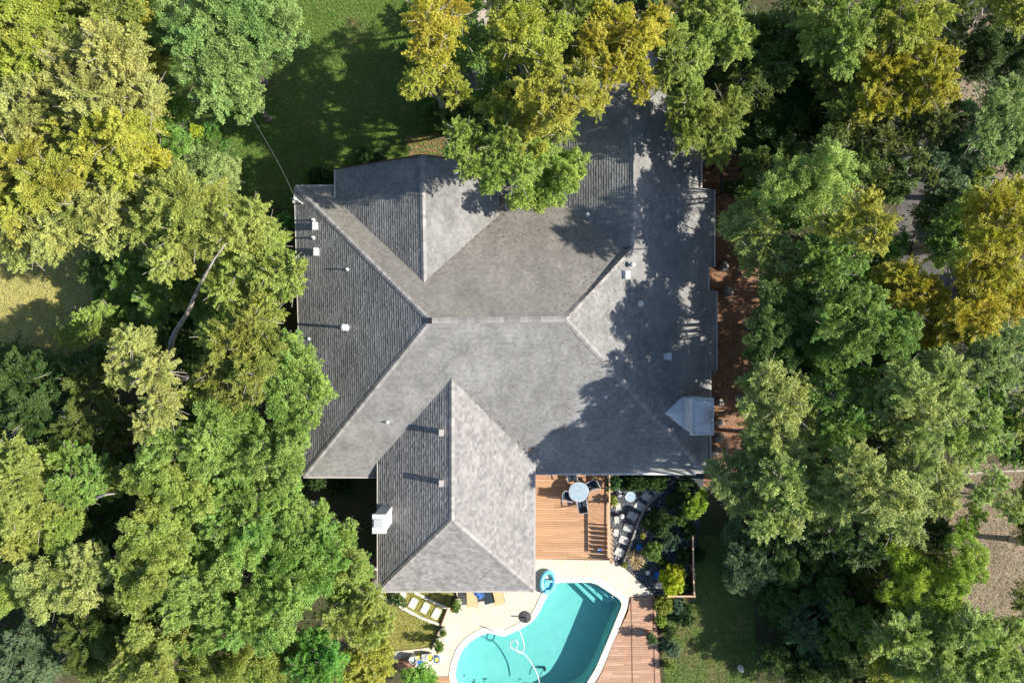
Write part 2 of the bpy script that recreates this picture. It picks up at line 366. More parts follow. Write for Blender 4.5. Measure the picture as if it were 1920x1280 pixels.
# ---------------------------------------------------------------- decks
def deck(name, poly, z, label, m, board=.14, frame=True, seam=()):
    c = Vector((sum(p[0] for p in poly)/len(poly), sum(p[1] for p in poly)/len(poly), 0))
    t = thing(name, label, 'deck', c)
    b = MB(); y0 = min(p[1] for p in poly); y1 = max(p[1] for p in poly); y = y0
    def span(yy):
        xs = []
        for i in range(len(poly)):
            a, d = poly[i], poly[(i+1) % len(poly)]
            if (a[1]-yy)*(d[1]-yy) < 0: xs.append(a[0]+(d[0]-a[0])*(yy-a[1])/(d[1]-a[1]))
        return (min(xs), max(xs)) if len(xs) > 1 else None
    while y < y1:
        ya, yb = y+.004, min(y+board-.006, y1)
        sa, sb = span(ya+1e-4), span(yb-1e-4)
        if sa and sb:
            cuts = [0] + sorted(random.sample([.2,.35,.5,.65,.8], 1)) + [1]
            for k in range(len(cuts)-1):
                f0, f1 = cuts[k], cuts[k+1]; dz = random.uniform(0, .003); e = .004
                q = [(sa[0]+(sa[1]-sa[0])*f0+e, ya), (sa[0]+(sa[1]-sa[0])*f1-e, ya), (sb[0]+(sb[1]-sb[0])*f1-e, yb), (sb[0]+(sb[1]-sb[0])*f0+e, yb)]
                b.prism(q, z-.04, z+dz)
        y += board
    b.build('decking', m, t, at=c)
    f = MB(); inn = offset(poly, -.04); f.prism(inn, 0.01, z-.045); f.build('frame', M_darkwood, t, at=c)
    if seam:
        s_ = MB()
        for (a, d) in seam: s_.bar(Vector((*a, z+.006)), Vector((*d, z+.006)), .05, .012)
        s_.build('seam_board', M_darkwood, t, at=c)
    return t
dz1 = .32
deck('timber_deck', pxpoly([(985,870),(1142,870),(1143,1048),(985,1048)], dz1), dz1, 'orange brown timber deck under the round patio table', M_deck)
dz2 = .16
d2 = pxpoly([(1183,1119),(1228,1117),(1240,1300),(1104,1300),(1128,1262),(1152,1200),(1177,1148)], dz2)
deck('timber_deck', d2, dz2, 'weathered timber deck running along the right side of the pool', M_deck2, seam=[(W(1183,1120,dz2)[:2], W(1186,1299,dz2)[:2]), (W(1224,1119,dz2)[:2], W(1228,1299,dz2)[:2])])
deck('timber_deck', pxpoly([(806,1268),(842,1268),(850,1300),(806,1300)], dz2), dz2, 'small timber deck corner at the lower left of the pool', M_deck)

# railing on the deck's right edge
t = thing('deck_railing', 'tan timber railing along the right edge of the upper deck', 'railing', W(1145,970,.3))
o = t.location
b = MB(); b.bar(W(1141,942,1.22), W(1142,1045,1.22), .17, .05); b.build('top_rail', M_rail, t, at=o)
for y in (885, 915, 942, 984, 1047):
    b = MB(); p = W(1143, y, .3); b.box((p.x, p.y, .75), (.09,.09,.95)); b.build('post', M_rail, t, at=o)
b = MB()
for k in range(7):
    p = W(1143, 992+k*8.6, .3); b.box((p.x, p.y, .78), (.30,.035,.8), rz=R(-42))
b.build('slat', M_rail, t, at=o)
b = MB(); b.bar(W(1143,885,1.2), W(1143,942,1.2), .09, .05); b.bar(W(1143,885,.5), W(1143,1045,.5), .05, .05); b.build('rail', M_rail, t, at=o)

# ---------------------------------------------------------------- the house
ZE = 2.85; ZR = 6.85
NW = W(554,350,ZE); SW = W(569,893,ZE); A = W(806,601,ZR); B = W(1060,598,ZR); SE = W(1322,884,ZE)
plN = plane3(NW, A, B); plS = plane3(SW, A, B); plW = plane3(NW, SW, A)
E1 = W(1338,400,ZE); plE = plane3(B, SE, Vector((E1.x+.05, E1.y, ZE)))
Hn = onplane(1187,462,plE)
house = thing('house', 'large house with grey shingled hip roofs, decks and pool beside it', 'house', (0,0,0))
EXPO = .143
def clip_half(poly, f):
    out = []
    for i in range(len(poly)):
        a, b = poly[i], poly[(i+1) % len(poly)]; fa, fb = f(a), f(b)
        if fa >= 0: out.append(a)
        if (fa > 0 > fb) or (fa < 0 < fb): out.append(a + (b-a)*(fa/(fa-fb)))
    return out
def shingles(mb, poly, pl, m=0, rough_t=.5, tabw=(.10,.22)):
    """real overlapping shingle tabs over a convex planar polygon"""
    n = pl[1]; up = Vector((0,0,1)); v = (up - n*n.z).normalized(); u = v.cross(n).normalized(); o = pl[0]
    P = [((p-o).dot(u), (p-o).dot(v)) for p in poly]
    ar = sum(P[i][0]*P[(i+1)%len(P)][1]-P[(i+1)%len(P)][0]*P[i][1] for i in range(len(P)))
    if ar < 0: P = P[::-1]
    # base sheet
    mb.add([o+u*a+v*c-n*.004 for a, c in P], [tuple(range(len(P)))], m, .5)
    v0 = math.floor(min(p[1] for p in P)/EXPO); v1 = max(p[1] for p in P)
    k = v0
    while k*EXPO < v1:
        a0, a1 = k*EXPO, (k+1)*EXPO
        xs = []
        for yy in (a0, a1, (a0+a1)/2):
            for i in range(len(P)):
                p, q = P[i], P[(i+1)%len(P)]
                if (p[1]-yy)*(q[1]-yy) <= 0 and abs(p[1]-q[1]) > 1e-9: xs.append(p[0]+(q[0]-p[0])*(yy-p[1])/(q[1]-p[1]))
        for p in P:
            if a0 <= p[1] <= a1: xs.append(p[0])
        if not xs: k += 1; continue
        x = min(xs)-random.random()*.2; xe = max(xs)
        wave = random.uniform(-.002, .002); row = random.random()
        while x < xe:
            wd = random.uniform(*tabw); th = (.016 if random.random() < .6 else .023)+wave*.5
            quad = [(x,a0),(x+wd,a0),(x+wd,a1),(x,a1)]
            x += wd
            for i in range(len(P)):
                p, q = P[i], P[(i+1)%len(P)]; ex, ey = q[0]-p[0], q[1]-p[1]
                out = []
                for j in range(len(quad)):
                    c, d = quad[j], quad[(j+1)%len(quad)]
                    fc = ex*(c[1]-p[1])-ey*(c[0]-p[0]); fd = ex*(d[1]-p[1])-ey*(d[0]-p[0])
                    if fc >= 0: out.append(c)
                    if (fc > 0 > fd) or (fc < 0 < fd):
                        s_ = fc/(fc-fd); out.append((c[0]+(d[0]-c[0])*s_, c[1]+(d[1]-c[1])*s_))
                quad = out
                if len(quad) < 3: break
            if len(quad) < 3: continue
            hh = [th*(1-(c[1]-a0)/EXPO)+.002 for c in quad]
            tt = .12*row+.88*random.random()
            base = len(mb.v)
            mb.add([o+u*c[0]+v*c[1]+n*h for c, h in zip(quad, hh)], [tuple(range(len(quad)))], m, tt)
            for j in range(len(quad)):
                c, d = quad[j], quad[(j+1)%len(quad)]
                if abs(c[1]-a0) < 1e-6 and abs(d[1]-a0) < 1e-6:
                    mb.add([o+u*c[0]+v*c[1]-n*.003, o+u*d[0]+v*d[1]-n*.003, o+u*d[0]+v*d[1]+n*(th+.002), o+u*c[0]+v*c[1]+n*(th+.002)], [(0,1,2,3)], m, tt)
        k += 1
def cap(mb, a, b_, wd=.30, lift=.03, seg=.2, pl1=None, pl2=None):
    """overlapping ridge / hip cap shingles folded over the line a-b"""
    d = (b_-a); L = d.length; d.normalize(); n = max(1, int(L/seg))
    side = d.cross(Vector((0,0,1))).normalized()
    for i in range(n):
        p = a + d*(L*i/n); q = a + d*(L*min(i+1.25, n)/n)
        def foot(c, sgn, up):
            e = c + side*sgn*wd/2
            z = max([plz(pl, e.x, e.y) for pl in (pl1 if sgn < 0 else pl2,) if pl] or [c.z-wd*.22])
            return Vector((e.x, e.y, z+up))
        u0, u1 = lift+.010, lift
        vs = [foot(p,-1,u0), p+Vector((0,0,u0+.012)), foot(p,1,u0), foot(q,-1,u1), q+Vector((0,0,u1+.012)), foot(q,1,u1)]
        t = random.random()
        mb.add(vs, [(0,1,4,3),(1,2,5,4)], 0, t)
        mb.add([vs[0]-Vector((0,0,.05)), vs[1]-Vector((0,0,.03)), vs[2]-Vector((0,0,.05)), vs[0], vs[1], vs[2]], [(0,1,4,3),(1,2,5,4)], 0, t)

def roof_side(a, pls):            # which plane is on the -side / +side of a directed line
    return pls

# main roof
mb = MB()
NEc = onplane(1330,352,plN)
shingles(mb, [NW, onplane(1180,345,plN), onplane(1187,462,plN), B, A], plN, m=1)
shingles(mb, [SW, A, B, SE], plS)
shingles(mb, [NW, SW, A], plW)
R2 = onplane(1184,213,plE); R2.z = Hn.z; R2 = Vector((Hn.x, R2.y, Hn.z))
# east plane: core, then the strips of eave that step in and out
NEe = onplane(1313,92,plE)
core_x = onplane(1313,300,plE).x
def epl(x, y): return Vector((x, y, plz(plE, x, y)))
ey = lambda py: W(0, py, 3.0).y
SEc = SE
shingles(mb, [Hn, epl(Hn.x, R2.y), epl(core_x, R2.y+(core_x-R2.x)), epl(core_x, Hn.y)], plE)
shingles(mb, [B, Hn, epl(core_x, Hn.y), epl(core_x, SE.y+1.0), SE], plE)
eave_steps = [(355,500,1338),(500,545,1326),(545,695,1344),(695,884,1331)]
eave_edges = [((core_x, R2.y+(core_x-R2.x)), (core_x, ey(355)))]
for (y0, y1, xp) in eave_steps:
    xx = W(xp, 0, 2.85).x
    q = [epl(core_x, ey(y0)), epl(xx, ey(y0)), epl(xx, ey(y1)), epl(core_x, ey(y1))]
    if y1 == 884: q = [epl(core_x, ey(y0)), epl(xx, ey(y0)), epl(xx, SE.y+.05), epl(SE.x-.01, SE.y+.05), epl(core_x, SE.y+1.0)]
    shingles(mb, q, plE)
    eave_edges.append(((xx, ey(y0)), (xx, ey(y1) if y1 != 884 else SE.y)))
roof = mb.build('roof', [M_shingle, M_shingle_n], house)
# wings
def wing(ridge_a, ridge_b, half_l, half_r, pitch, main_pl, name, hip=None, m=M_shingle, tabw=(.10,.22)):
    """gabled wing: ridge from a (inside the main roof) to b (outer end); left/right looking from a to b"""
    d = (ridge_b-ridge_a); d.z = 0; d.normalize(); side = Vector((d.y, -d.x, 0))      # right-hand side
    zr = ridge_a.z; res = []
    mbw = MB()
    def above(p): return p.z - plz(main_pl, p.x, p.y)
    for sgn, hl in ((1, half_r), (-1, half_l)):
        dz = Vector((0,0,-hl*pitch)); e = side*sgn*hl+dz
        back = ridge_a - d*0.0
        if hip: end = ridge_b + d*hip + e
        else: end = ridge_b + e
        poly = [ridge_a, ridge_b, end, ridge_a - d*0 + e]
        pl = plane3(poly[0], poly[1], poly[2] if not hip else ridge_b+e)
        poly = [ridge_a, ridge_b, end, ridge_a + e]
        poly = clip_half(poly, above)
        shingles(mbw, poly, pl, tabw=tabw)
        res.append((pl, poly, end))
    if hip:
        tri = [ridge_b, res[0][2], res[1][2]]
        pl = plane3(*tri); shingles(mbw, tri, pl, tabw=tabw); res.append((pl, tri, None))
    ob = mbw.build(name, m, house)
    return res, ob
kz = lambda z: S*(CAMH-z)/CAMH
# north-west wing
ra = onplane(795,529,plN); zr = ra.z
rb = W(791,291,zr); zeW = plz(plN, *W(633,372,3.3)[:2])
hl = abs(W(633,340,zeW).x-ra.x); pN = (zr-zeW)/hl
hr_ = abs(W(936,340,zeW).x-ra.x)
nw, nwo = wing(ra, rb, hl, hr_, pN, plN, 'roof')
# north-east wing: its east slope belongs to the main east plane, so only the west slope and the hip end are added
pE = abs(plE[1].x/plE[1].z)
mbn = MB(); hw = 4.15
wl = Vector((-hw, 0, -hw*pE))
plNE = plane3(Hn, R2, R2+wl)
end_w = R2 + Vector((-hw, hw, -hw*pE)); end_e = epl(core_x, R2.y+(core_x-R2.x))
poly = clip_half([Hn + Vector((0,-.02,0)), R2, end_w, Hn+wl], lambda p: p.z - plz(plN, p.x, p.y))
shingles(mbn, poly, plNE); polyNE = poly
plH = plane3(R2, end_w, end_e); shingles(mbn, [R2, end_w, end_e], plH)
mbn.build('roof', M_shingle, house)
# south wing
sa = onplane(845,710,plS); zs = sa.z; sb = W(849,975,zs); sa.x = sb.x = (sa.x+sb.x)/2
zeS = plz(plS, *W(708,866,3.3)[:2])
hS = (W(1001,1000,zeS).x - W(709,1000,zeS).x)/2; cx = (W(1001,1000,zeS).x + W(709,1000,zeS).x)/2
hr_s = sa.x - W(710,1000,zeS).x; hl_s = W(1001,1000,zeS).x - sa.x
hipL = sb.y - W(0,1107,zeS).y
swg, swo = wing(sa, sb, hl_s, hr_s, (zs-zeS)/((hl_s+hr_s)/2), plS, 'roof', hip=hipL, m=M_shingle2, tabw=(.14,.26))

# ridge and hip caps
c = MB()
def sidepls(a, b_, p1, p2):
    d = (b_-a).normalized(); side = d.cross(Vector((0,0,1))).normalized(); m_ = (a+b_)/2+side*.3
    z1, z2 = plz(p1, m_.x, m_.y), plz(p2, m_.x, m_.y)
    return (p2, p1) if z1 < z2 else (p1, p2)       # the lower one at +side is the real surface there
for a, b_, p1, p2 in ((A,B,plN,plS),(NW,A,plN,plW),(SW,A,plS,plW),(Hn,B,plN,plE),(SE,B,plS,plE),(R2,Hn,plNE,plE),(end_w,R2,plNE,plH),(end_e,R2,plE,plH),
                      (rb,ra,nw[0][0],nw[1][0]),(sb,sa,swg[0][0],swg[1][0]),(swg[0][2],sb,swg[0][0],swg[2][0]),(swg[1][2],sb,swg[1][0],swg[2][0])):
    q1, q2 = sidepls(a, b_, p1, p2); cap(c, a, b_, pl1=q1, pl2=q2)
c.build('ridge_cap', M_cap, roof)

# gutters, fascias
fa = MB()
def eave(a, b_, z=None, gut=True):
    a = Vector(a); b_ = Vector(b_); d = (b_-a).normalized(); out = Vector((d.y, -d.x, 0))
    if gut:
        gt = MB(); gt.bar(a+out*.045+Vector((0,0,-.05)), b_+out*.045+Vector((0,0,-.05)), .10, .09); gt.build('gutter', M_gutter, roof)
    fa.bar(a-out*.03+Vector((0,0,-.12)), b_-out*.03+Vector((0,0,-.12)), .03, .2)
eave(SW, Vector((W(712,0,ZE).x, SW.y, SW.z))); eave(Vector((W(1000,0,ZE).x, SE.y+.03, ZE)), SE)
eave(NW, SW)
eave(onplane(634,349,plN), NW); eave(onplane(1093,365,plN)+Vector((0,.02,0)), onplane(936,362,plN)) if False else None
for (a, b_) in eave_edges:
    za = plz(plE, *a); eave((b_[0], b_[1], za), (a[0], a[1], za))
ends = [swg[0][2], swg[1][2]]
ends.sort(key=lambda p: p.x)
eave(ends[0], ends[1]); 
eave(Vector((ends[0].x, W(0,868,zeS).y, ends[0].z)), ends[0]); eave(ends[1], Vector((ends[1].x, W(0,852,zeS).y, ends[1].z)))
e0, e1 = sorted([nw[0][2], nw[1][2]], key=lambda p: p.x)
eave(e0, Vector((e0.x, W(0,372,e0.z).y, e0.z))); eave(Vector((e1.x, W(0,405,e1.z).y, e1.z)), e1)
fa.bar(e0, rb, .05, .22); fa.bar(rb, e1, .05, .22)
eave(Vector((end_w.x, W(0,360,end_w.z).y, end_w.z)), end_w) if False else eave(end_w, end_e)
fa.build('fascia', M_darkwood, roof)

# walls under the eaves
wl_ = MB()
def wbox(x0, y0, x1, y1, h): wl_.prism([(x0,y0),(x1,y0),(x1,y1),(x0,y1)], 0, h)
ov = .55
wbox(SW.x+ov, SW.y+ov, core_x-ov, NW.y-ov, ZE-.05)
wbox(e0.x+ov, NW.y-ov-.3, e1.x-ov, rb.y-ov, e0.z-.05)
wbox(ends[0].x+ov, ends[0].y+ov, ends[1].x-ov, SW.y+ov+.3, ends[0].z-.05)
wbox(end_w.x+ov, NW.y-ov-.3, core_x-ov-.003, end_w.y-ov, 2.7)
gx = [Vector((e0.x+ov, rb.y-ov, e0.z-.05)), Vector((e1.x-ov, rb.y-ov, e1.z-.05)), Vector((rb.x, rb.y-ov, rb.z-.35))]
wl_.add(gx, [(0,1,2)])
wl_.build('wall', M_wall, house)
so = MB()
for (x0,y0,x1,y1,z) in ((SW.x+.05,SW.y+.05,core_x-.05,NW.y-.05,ZE-.2),(e0.x+.05,NW.y-.9,e1.x-.05,rb.y-.05,e0.z-.2),(ends[0].x+.05,ends[0].y+.05,ends[1].x-.05,SW.y+.9,ends[0].z-.2),(end_w.x+.05,NW.y-.9,core_x-.05,end_w.y-.05,2.5)):
    so.prism([(x0,y0),(x1,y0),(x1,y1),(x0,y1)], z, z+.03, bottom=True)
so.build('soffit', M_white, house)
def window(x, y, w_, h_, ax, z=1.5, door=False):
    f = MB(); gl_ = MB(); t_ = .06
    if ax == 'x':                                # in a wall that runs east-west
        f.box((x, y, z+h_/2), (w_, .06, t_)); f.box((x, y, z-h_/2), (w_, .06, t_)); f.box((x-w_/2, y, z), (t_, .062, h_)); f.box((x+w_/2, y, z), (t_, .062, h_)); f.box((x, y, z), (t_, .055, h_))
        gl_.box((x, y, z), (w_-.02, .02, h_-.02))
    else:
        f.box((x, y, z+h_/2), (.06, w_, t_)); f.box((x, y, z-h_/2), (.06, w_, t_)); f.box((x, y-w_/2, z), (.062, t_, h_)); f.box((x, y+w_/2, z), (.062, t_, h_)); f.box((x, y, z), (.055, t_, h_))
        gl_.box((x, y, z), (.02, w_-.02, h_-.02))
    o = gl_.build('door' if door else 'window', M_glass, house); f.build('frame', M_white, o)
yS = SW.y+ov-.02
for x in (-11, -9.2): window(x, yS, 1.2, 1.3, 'x')
window(4.2, yS, 2.4, 2.05, 'x', 1.35, True)
for x in (7.5, 9.4): window(x, yS, 1.3, 1.3, 'x')
for x in (-5.4, -2.4, .0): window(x, ends[0].y+ov-.02, 1.5, 1.5, 'x')
for y in (-9.2, -11.6): window(ends[1].x-ov+.02, y, 1.4, 1.4, 'y')
for y in (-10.0, -13): window(ends[0].x+ov-.02, y, 1.2, 1.3, 'y')
for y in (5.5, 1.5, -3.0): window(core_x-ov+.02, y, 1.4, 1.3, 'y')
for y in (5.5, 1.5, -3.0): window(SW.x+ov-.02, y, 1.3, 1.3, 'y')

# chimneys
def slab(mb_, x0, y0, x1, y1, z0, z1, m=0): mb_.box(((x0+x1)/2, (y0+y1)/2, (z0+z1)/2), (x1-x0, y1-y0, z1-z0), 0, m)
zt = 5.9
p0 = W(1297,747,zt); p1 = W(1338,815,zt)
ch = MB(); slab(ch, p0.x+.06, p1.y+.06, p1.x-.06, p0.y-.06, 2.0, zt-.28)
cho = tag(ch.build('chimney', M_chim, roof))
c2 = MB(); slab(c2, p0.x-.04, p1.y-.04, p1.x+.04, p0.y+.04, zt-.28, zt-.12); slab(c2, p0.x, p1.y, p1.x, p0.y, zt-.12, zt); slab(c2, p0.x+.12, p1.y+.12, p1.x-.12, p0.y-.12, zt, zt+.03)
cm = (p0+p1)/2 + Vector((.12,-.0,0)); ym_ = (p0.y+p1.y)/2-.38
for (xa, ya, xb, yb) in ((p0.x, p1.y, p1.x, p1.y+.05), (p0.x, p0.y-.05, p1.x, p0.y), (p0.x, p1.y+.052, p0.x+.05, p0.y-.052), (p1.x-.05, p1.y+.052, p1.x, p0.y-.052), (p0.x+.13, ym_-.012, p1.x-.13, ym_+.012)):
    slab(c2, xa, ya, xb, yb, zt+.0325, zt+.075)
c2.lathe((cm.x, cm.y+.02, zt+.02), [(.22,0),(.22,.28),(.24,.30),(.31,.34),(.31,.40),(.22,.44)], 20, m=1); c2.lathe((cm.x, cm.y+.02, zt+.47), [(.10,0),(.18,.03),(.04,.07)], 16, m=1)
o = c2.build('chimney_cap', [M_chim, M_zinc], roof)
# cricket behind the chimney
yc0, yc1 = p1.y+.1, p0.y-.1; ym = (yc0+yc1)/2; xw = p0.x+.06
zc = plz(plE, xw, ym)
tipx = xw-1.05
k_ = MB()
tip = epl(tipx, ym)+Vector((0,0,.03)); q1 = epl(xw, yc0)+Vector((0,0,.03)); q2 = epl(xw, yc1)+Vector((0,0,.03)); top = Vector((xw, ym, tip.z-.02))
k_.add([tip, q1, top, q2], [(0,1,2),(0,2,3)]); k_.build('cricket', M_chim, roof)
# left chimney
zt = 5.6; p0 = W(698,964,zt); p1 = W(723,1000,zt)
ch = MB(); slab(ch, p0.x+.05, p1.y+.05, p1.x-.02, p0.y-.05, 0, zt-.2, 0); ch.build('chimney', M_white, roof)
ch = MB(); slab(ch, p0.x, p1.y, p1.x+.03, p0.y, zt-.2, zt); slab(ch, p0.x+.1, p1.y+.32, p1.x-.13, p0.y-.25, zt, zt+.1, 1); ch.build('chimney_cap', [M_white, M_zinc], roof)

# vents on the roof
def vent_pipe(px, py, pl, h=.35, r=.05, hood=False, m=M_zinc, name='vent_pipe'):
    p = onplane(px, py, pl); mbv = MB()
    mbv.lathe(p-Vector((0,0,.1)), [(r*2.4,.0),(r*2.2,.13),(r,.17),(r,h)], 12)
    if hood: mbv.lathe(p+Vector((0,0,h-.13)), [(r*1.05,0),(r*2.1,.03),(r*2.1,.10),(r*.9,.17)], 14)
    return mbv.build(name, m, roof, smooth=False)
def vent_box(px, py, pl, sx=.36, sy=.38, h=.26, m=M_white):
    p = onplane(px, py, pl); mbv = MB(); x, y = sx/2, sy/2
    lo = [Vector((p.x+a*x, p.y+b_*y, plz(pl, p.x+a*x, p.y+b_*y)-.01)) for a, b_ in ((-1.3,-1),(1,-1),(1,1),(-1.3,1))]
    zt_ = p.z+h; hi = [Vector((p.x-x*.35, p.y-y, zt_)), Vector((p.x+x, p.y-y, zt_)), Vector((p.x+x, p.y+y, zt_)), Vector((p.x-x*.35, p.y+y, zt_))]
    mbv.add(lo+hi, [(4,5,6,7),(0,1,5,4),(1,2,6,5),(2,3,7,6),(3,0,4,7)])
    mbv.box((p.x+x*.32, p.y, zt_+.012), (sx*.72, sy+.05, .02))
    return mbv.build('roof_vent', m, roof)
for a in ((589,413,.42),(589,446,.42)): vent_pipe(a[0], a[1], plW, a[2], .055, m=M_white)
vent_box(591,425,plW); vent_box(593,473,plW)
vent_pipe(652,505,plW,.40,.045,m=M_white); vent_pipe(652,614,plW,.95,.085,True,m=M_white); vent_pipe(580,635,plW,.3,.045,m=M_white)
vent_pipe(726,791,plS,.32,.05); vent_box(827,809,swg[0][0],.30,.30,.42,M_gutter); vent_box(827,903,swg[0][0],.30,.30,.42,M_gutter)
vent_pipe(1100,405,plN,.50,.06,True,m=M_white); vent_box(1174,516,plE); vent_pipe(1184,497,plE,.4,.07,True)
vent_pipe(1199,570,plE,.45,.075,True,m=M_white); vent_pipe(1212,609,plE,.3,.045); vent_box(1251,668,plE,.34,.34); vent_pipe(1136,743,plS,.3,.05)
vent_box(1173,229,plNE,.22,.3,.2,M_gutter)
b = MB(); p = W(1000,853,zeS); b.lathe(p, [(.05,0),(.10,.05),(.02,.2)], 10); b.build('finial', M_white, roof)
b = MB(); p = A+Vector((.03,0,.03)); b.box(p, (.16,.3,.10)); b.build('ridge_flashing', M_black, roof)
# service mast
b = MB(); p = onplane(568,382,plW); q = p+Vector((0,0,1.35)); b.tube([p-Vector((0,0,.3)), q], .035, 8)
b.lathe(q-Vector((0,0,.04)), [(.05,0),(.09,.06),(.05,.14)], 10); b.bar(q+Vector((-.3,.05,-.15)), q+Vector((.02,0,-.12)), .03, .05); b.bar(q+Vector((-.16,-.22,-.12)), q+Vector((-.1,.2,-.12)), .03, .04)
b.build('service_mast', M_white, roof)
mt = q
b = MB(); f_ = W(475,225,8.0); pts = []
for i in range(17):
    t = i/16; p_ = mt.lerp(f_, t); p_.z -= math.sin(math.pi*t)*.5; pts.append(p_)
b.tube(pts, .016, 5)
tag(b.build('power_cable', M_dgrey), 'thin overhead cable running from the roof mast to the upper left tree', 'cable')

# ---------------------------------------------------------------- patio furniture
dzt = dz1+.003
p = W(1085,922,1.05)
t = thing('patio_table', 'round pale blue glass patio table on the timber deck', 'table', (p.x, p.y, dzt)); o = t.location
b = MB(); b.lathe((p.x, p.y, dzt+.70), [(.56,0),(.575,.012),(.56,.028)], 40); b.build('tabletop', M_tabletop, t, at=o)
b = MB()
for k in range(9):
    x = -.48+k*.12; h = math.sqrt(max(.02, .53**2-x*x)); b.box((p.x+x, p.y, dzt+.731), (.012, 2*h, .004))
ring = [Vector((p.x+.575*math.cos(a), p.y+.575*math.sin(a), dzt+.715)) for a in np.linspace(0, 2*math.pi, 33)]
b.tube(ring, .016, 6); b.build('table_rim', M_frame, t, at=o)
for a in (45, 135, 225, 315):
    b = MB(); b.tube([(p.x+.22*math.cos(R(a)), p.y+.22*math.sin(R(a)), dzt+.70), (p.x+.42*math.cos(R(a)), p.y+.42*math.sin(R(a)), dzt)], .018, 8); b.build('leg', M_frame, t, at=o)
def patio_chair(px, py, ang, label):
    q = W(px, py, .75); t = thing('patio_chair', label, 'chair', (q.x, q.y, dzt), R(ang), 'chairs round the patio table')
    b = MB(); b.box((0, -.02, .42), (.50, .50, .02)); b.box((0, -.27, .41), (.50, .03, .03)); b.build('seat', M_sling, t)
    b = MB(); b.add([(-.24,.22,.43),(.24,.22,.43),(.22,.40,.98),(-.22,.40,.98),(-.24,.24,.42),(.24,.24,.42),(.22,.42,.97),(-.22,.42,.97)], [(0,1,2,3),(5,4,7,6),(3,2,6,7),(0,4,5,1)]); b.build('backrest', M_sling, t)
    b = MB(); b.tube([(-.26,.22,.40),(-.24,.42,1.0),(.24,.42,1.0),(.26,.22,.40)], .018, 6); b.build('back_frame', M_frame, t)
    for sx in (-1, 1):
        b = MB(); b.bar((sx*.29,-.28,.64), (sx*.29,.30,.66), .05, .03); b.build('armrest', M_frame, t)
        for y0, z1 in ((-.27,.64), (.24,.64)):
            b = MB(); b.tube([(sx*.29, y0, 0), (sx*.29, y0, z1)], .015, 6); b.build('leg', M_frame, t)
    return t
patio_chair(1072,893,12,'dark patio chair half under the roof edge above the round table')
patio_chair(1108,910,-62,'dark patio chair with its back turned to the upper right of the round table')
patio_chair(1066,929,82,'dark patio chair tucked in at the left of the round table')
patio_chair(1091,944,188,'dark patio chair at the lower side of the round table')

def lounger(px, py, rz, label, cush, extra=False):
    q = W(px, py, .3); t = thing('sun_lounger', label, 'sun lounger', (q.x, q.y, PATIO_Z+.002), R(rz), 'loungers under the roof edge')
    b = MB(); b.box((0,0,.30), (.66,1.9,.04)); b.build('frame', M_darkwood, t)
    b = MB(); b.box((0,-.3,.375), (.62,1.25,.09)); b.build('cushion', cush, t)
    b = MB(); b.box((0,.62,.55), (.62,.72,.07), rx=R(35)); b.build('backrest', cush, t)
    for sx in (-1,1):
        for sy in (-1,1):
            b = MB(); b.box((sx*.29, sy*.85, .14), (.05,.05,.28)); b.build('leg', M_darkwood, t)
lounger(885,1107,2,'tan cushioned lounger sticking out under the roof edge above the pool','x' and M_tan)
lounger(912,1100,14,'charcoal sling lounger between two tan ones at the roof edge',M_sling)
lounger(930,1102,14,'tan lounger nearest the pool float at the roof edge',M_tan)
q = W(898,1112,.6); b = MB(); 
for k in range(9):
    b.box((q.x+random.uniform(-.16,.16), q.y+random.uniform(-.2,.2), .50+k*.012), (random.uniform(.2,.42), random.uniform(.12,.3), .03), rz=random.uniform(0,3), rx=random.uniform(-.3,.3), ry=random.uniform(-.3,.3))
tag(b.build('towel', M_towel), 'crumpled blue towel lying on the loungers', 'towel')

# umbrella base
q = W(985,1157,.2); t = thing('umbrella_base', 'round dark grey umbrella base standing by the pool edge', 'umbrella base', (q.x, q.y, PATIO_Z))
b = MB(); b.lathe((0,0,0), [(.35,0),(.36,.04),(.33,.07),(.10,.10)], 32); b.build('base', M_dgrey, t)
b = MB(); b.lathe((0,0,.06), [(.04,0),(.04,.55),(.03,.56)], 12); b.build('pole', M_black, t)
# inflatable boat-like float
q = W(1027,1092,.3); t = thing('pool_float', 'oval light blue inflatable baby float at the pool corner', 'pool float', (q.x, q.y, PATIO_Z+.04), R(-8))
b = MB(); ring = []
for a in np.linspace(0, 2*math.pi, 41): ring.append((.38*math.cos(a), .60*math.sin(a)+.05, .17))
b.tube(ring, .14, 14, cap=False); b.build('ring', M_sky, t, smooth=True)
b = MB(); b.prism([(.34*math.cos(a), .56*math.sin(a)+.05) for a in np.linspace(math.pi*.98, math.pi*2.02, 18)], .04, .10); b.box((0,-.12,.13), (.34,.30,.06)); b.build('seat', M_sky, t)
b = MB(); b.prism([(.20*math.cos(a), .14*math.sin(a)+.33) for a in np.linspace(0, math.pi*2, 20)[:-1]], .05, .07); b.build('floor', M_coping, t)
b = MB(); b.tube([(-.36,.14,.20),(0,.12,.22),(.36,.14,.20)], .06, 12); b.tube([(-.2,-.5,.25),(0,-.42,.33),(.2,-.5,.25)], .08, 10); b.build('cross_tube', M_sky, t, smooth=True)
q = W(1157,1057,.1); b = MB(); b.lathe((q.x,q.y,PATIO_Z), [(.14,0),(.14,.02),(.05,.025)], 16)
tag(b.build('drain_cover', M_dgrey), 'small round grey cover on the patio corner by the railing end', 'drain cover')

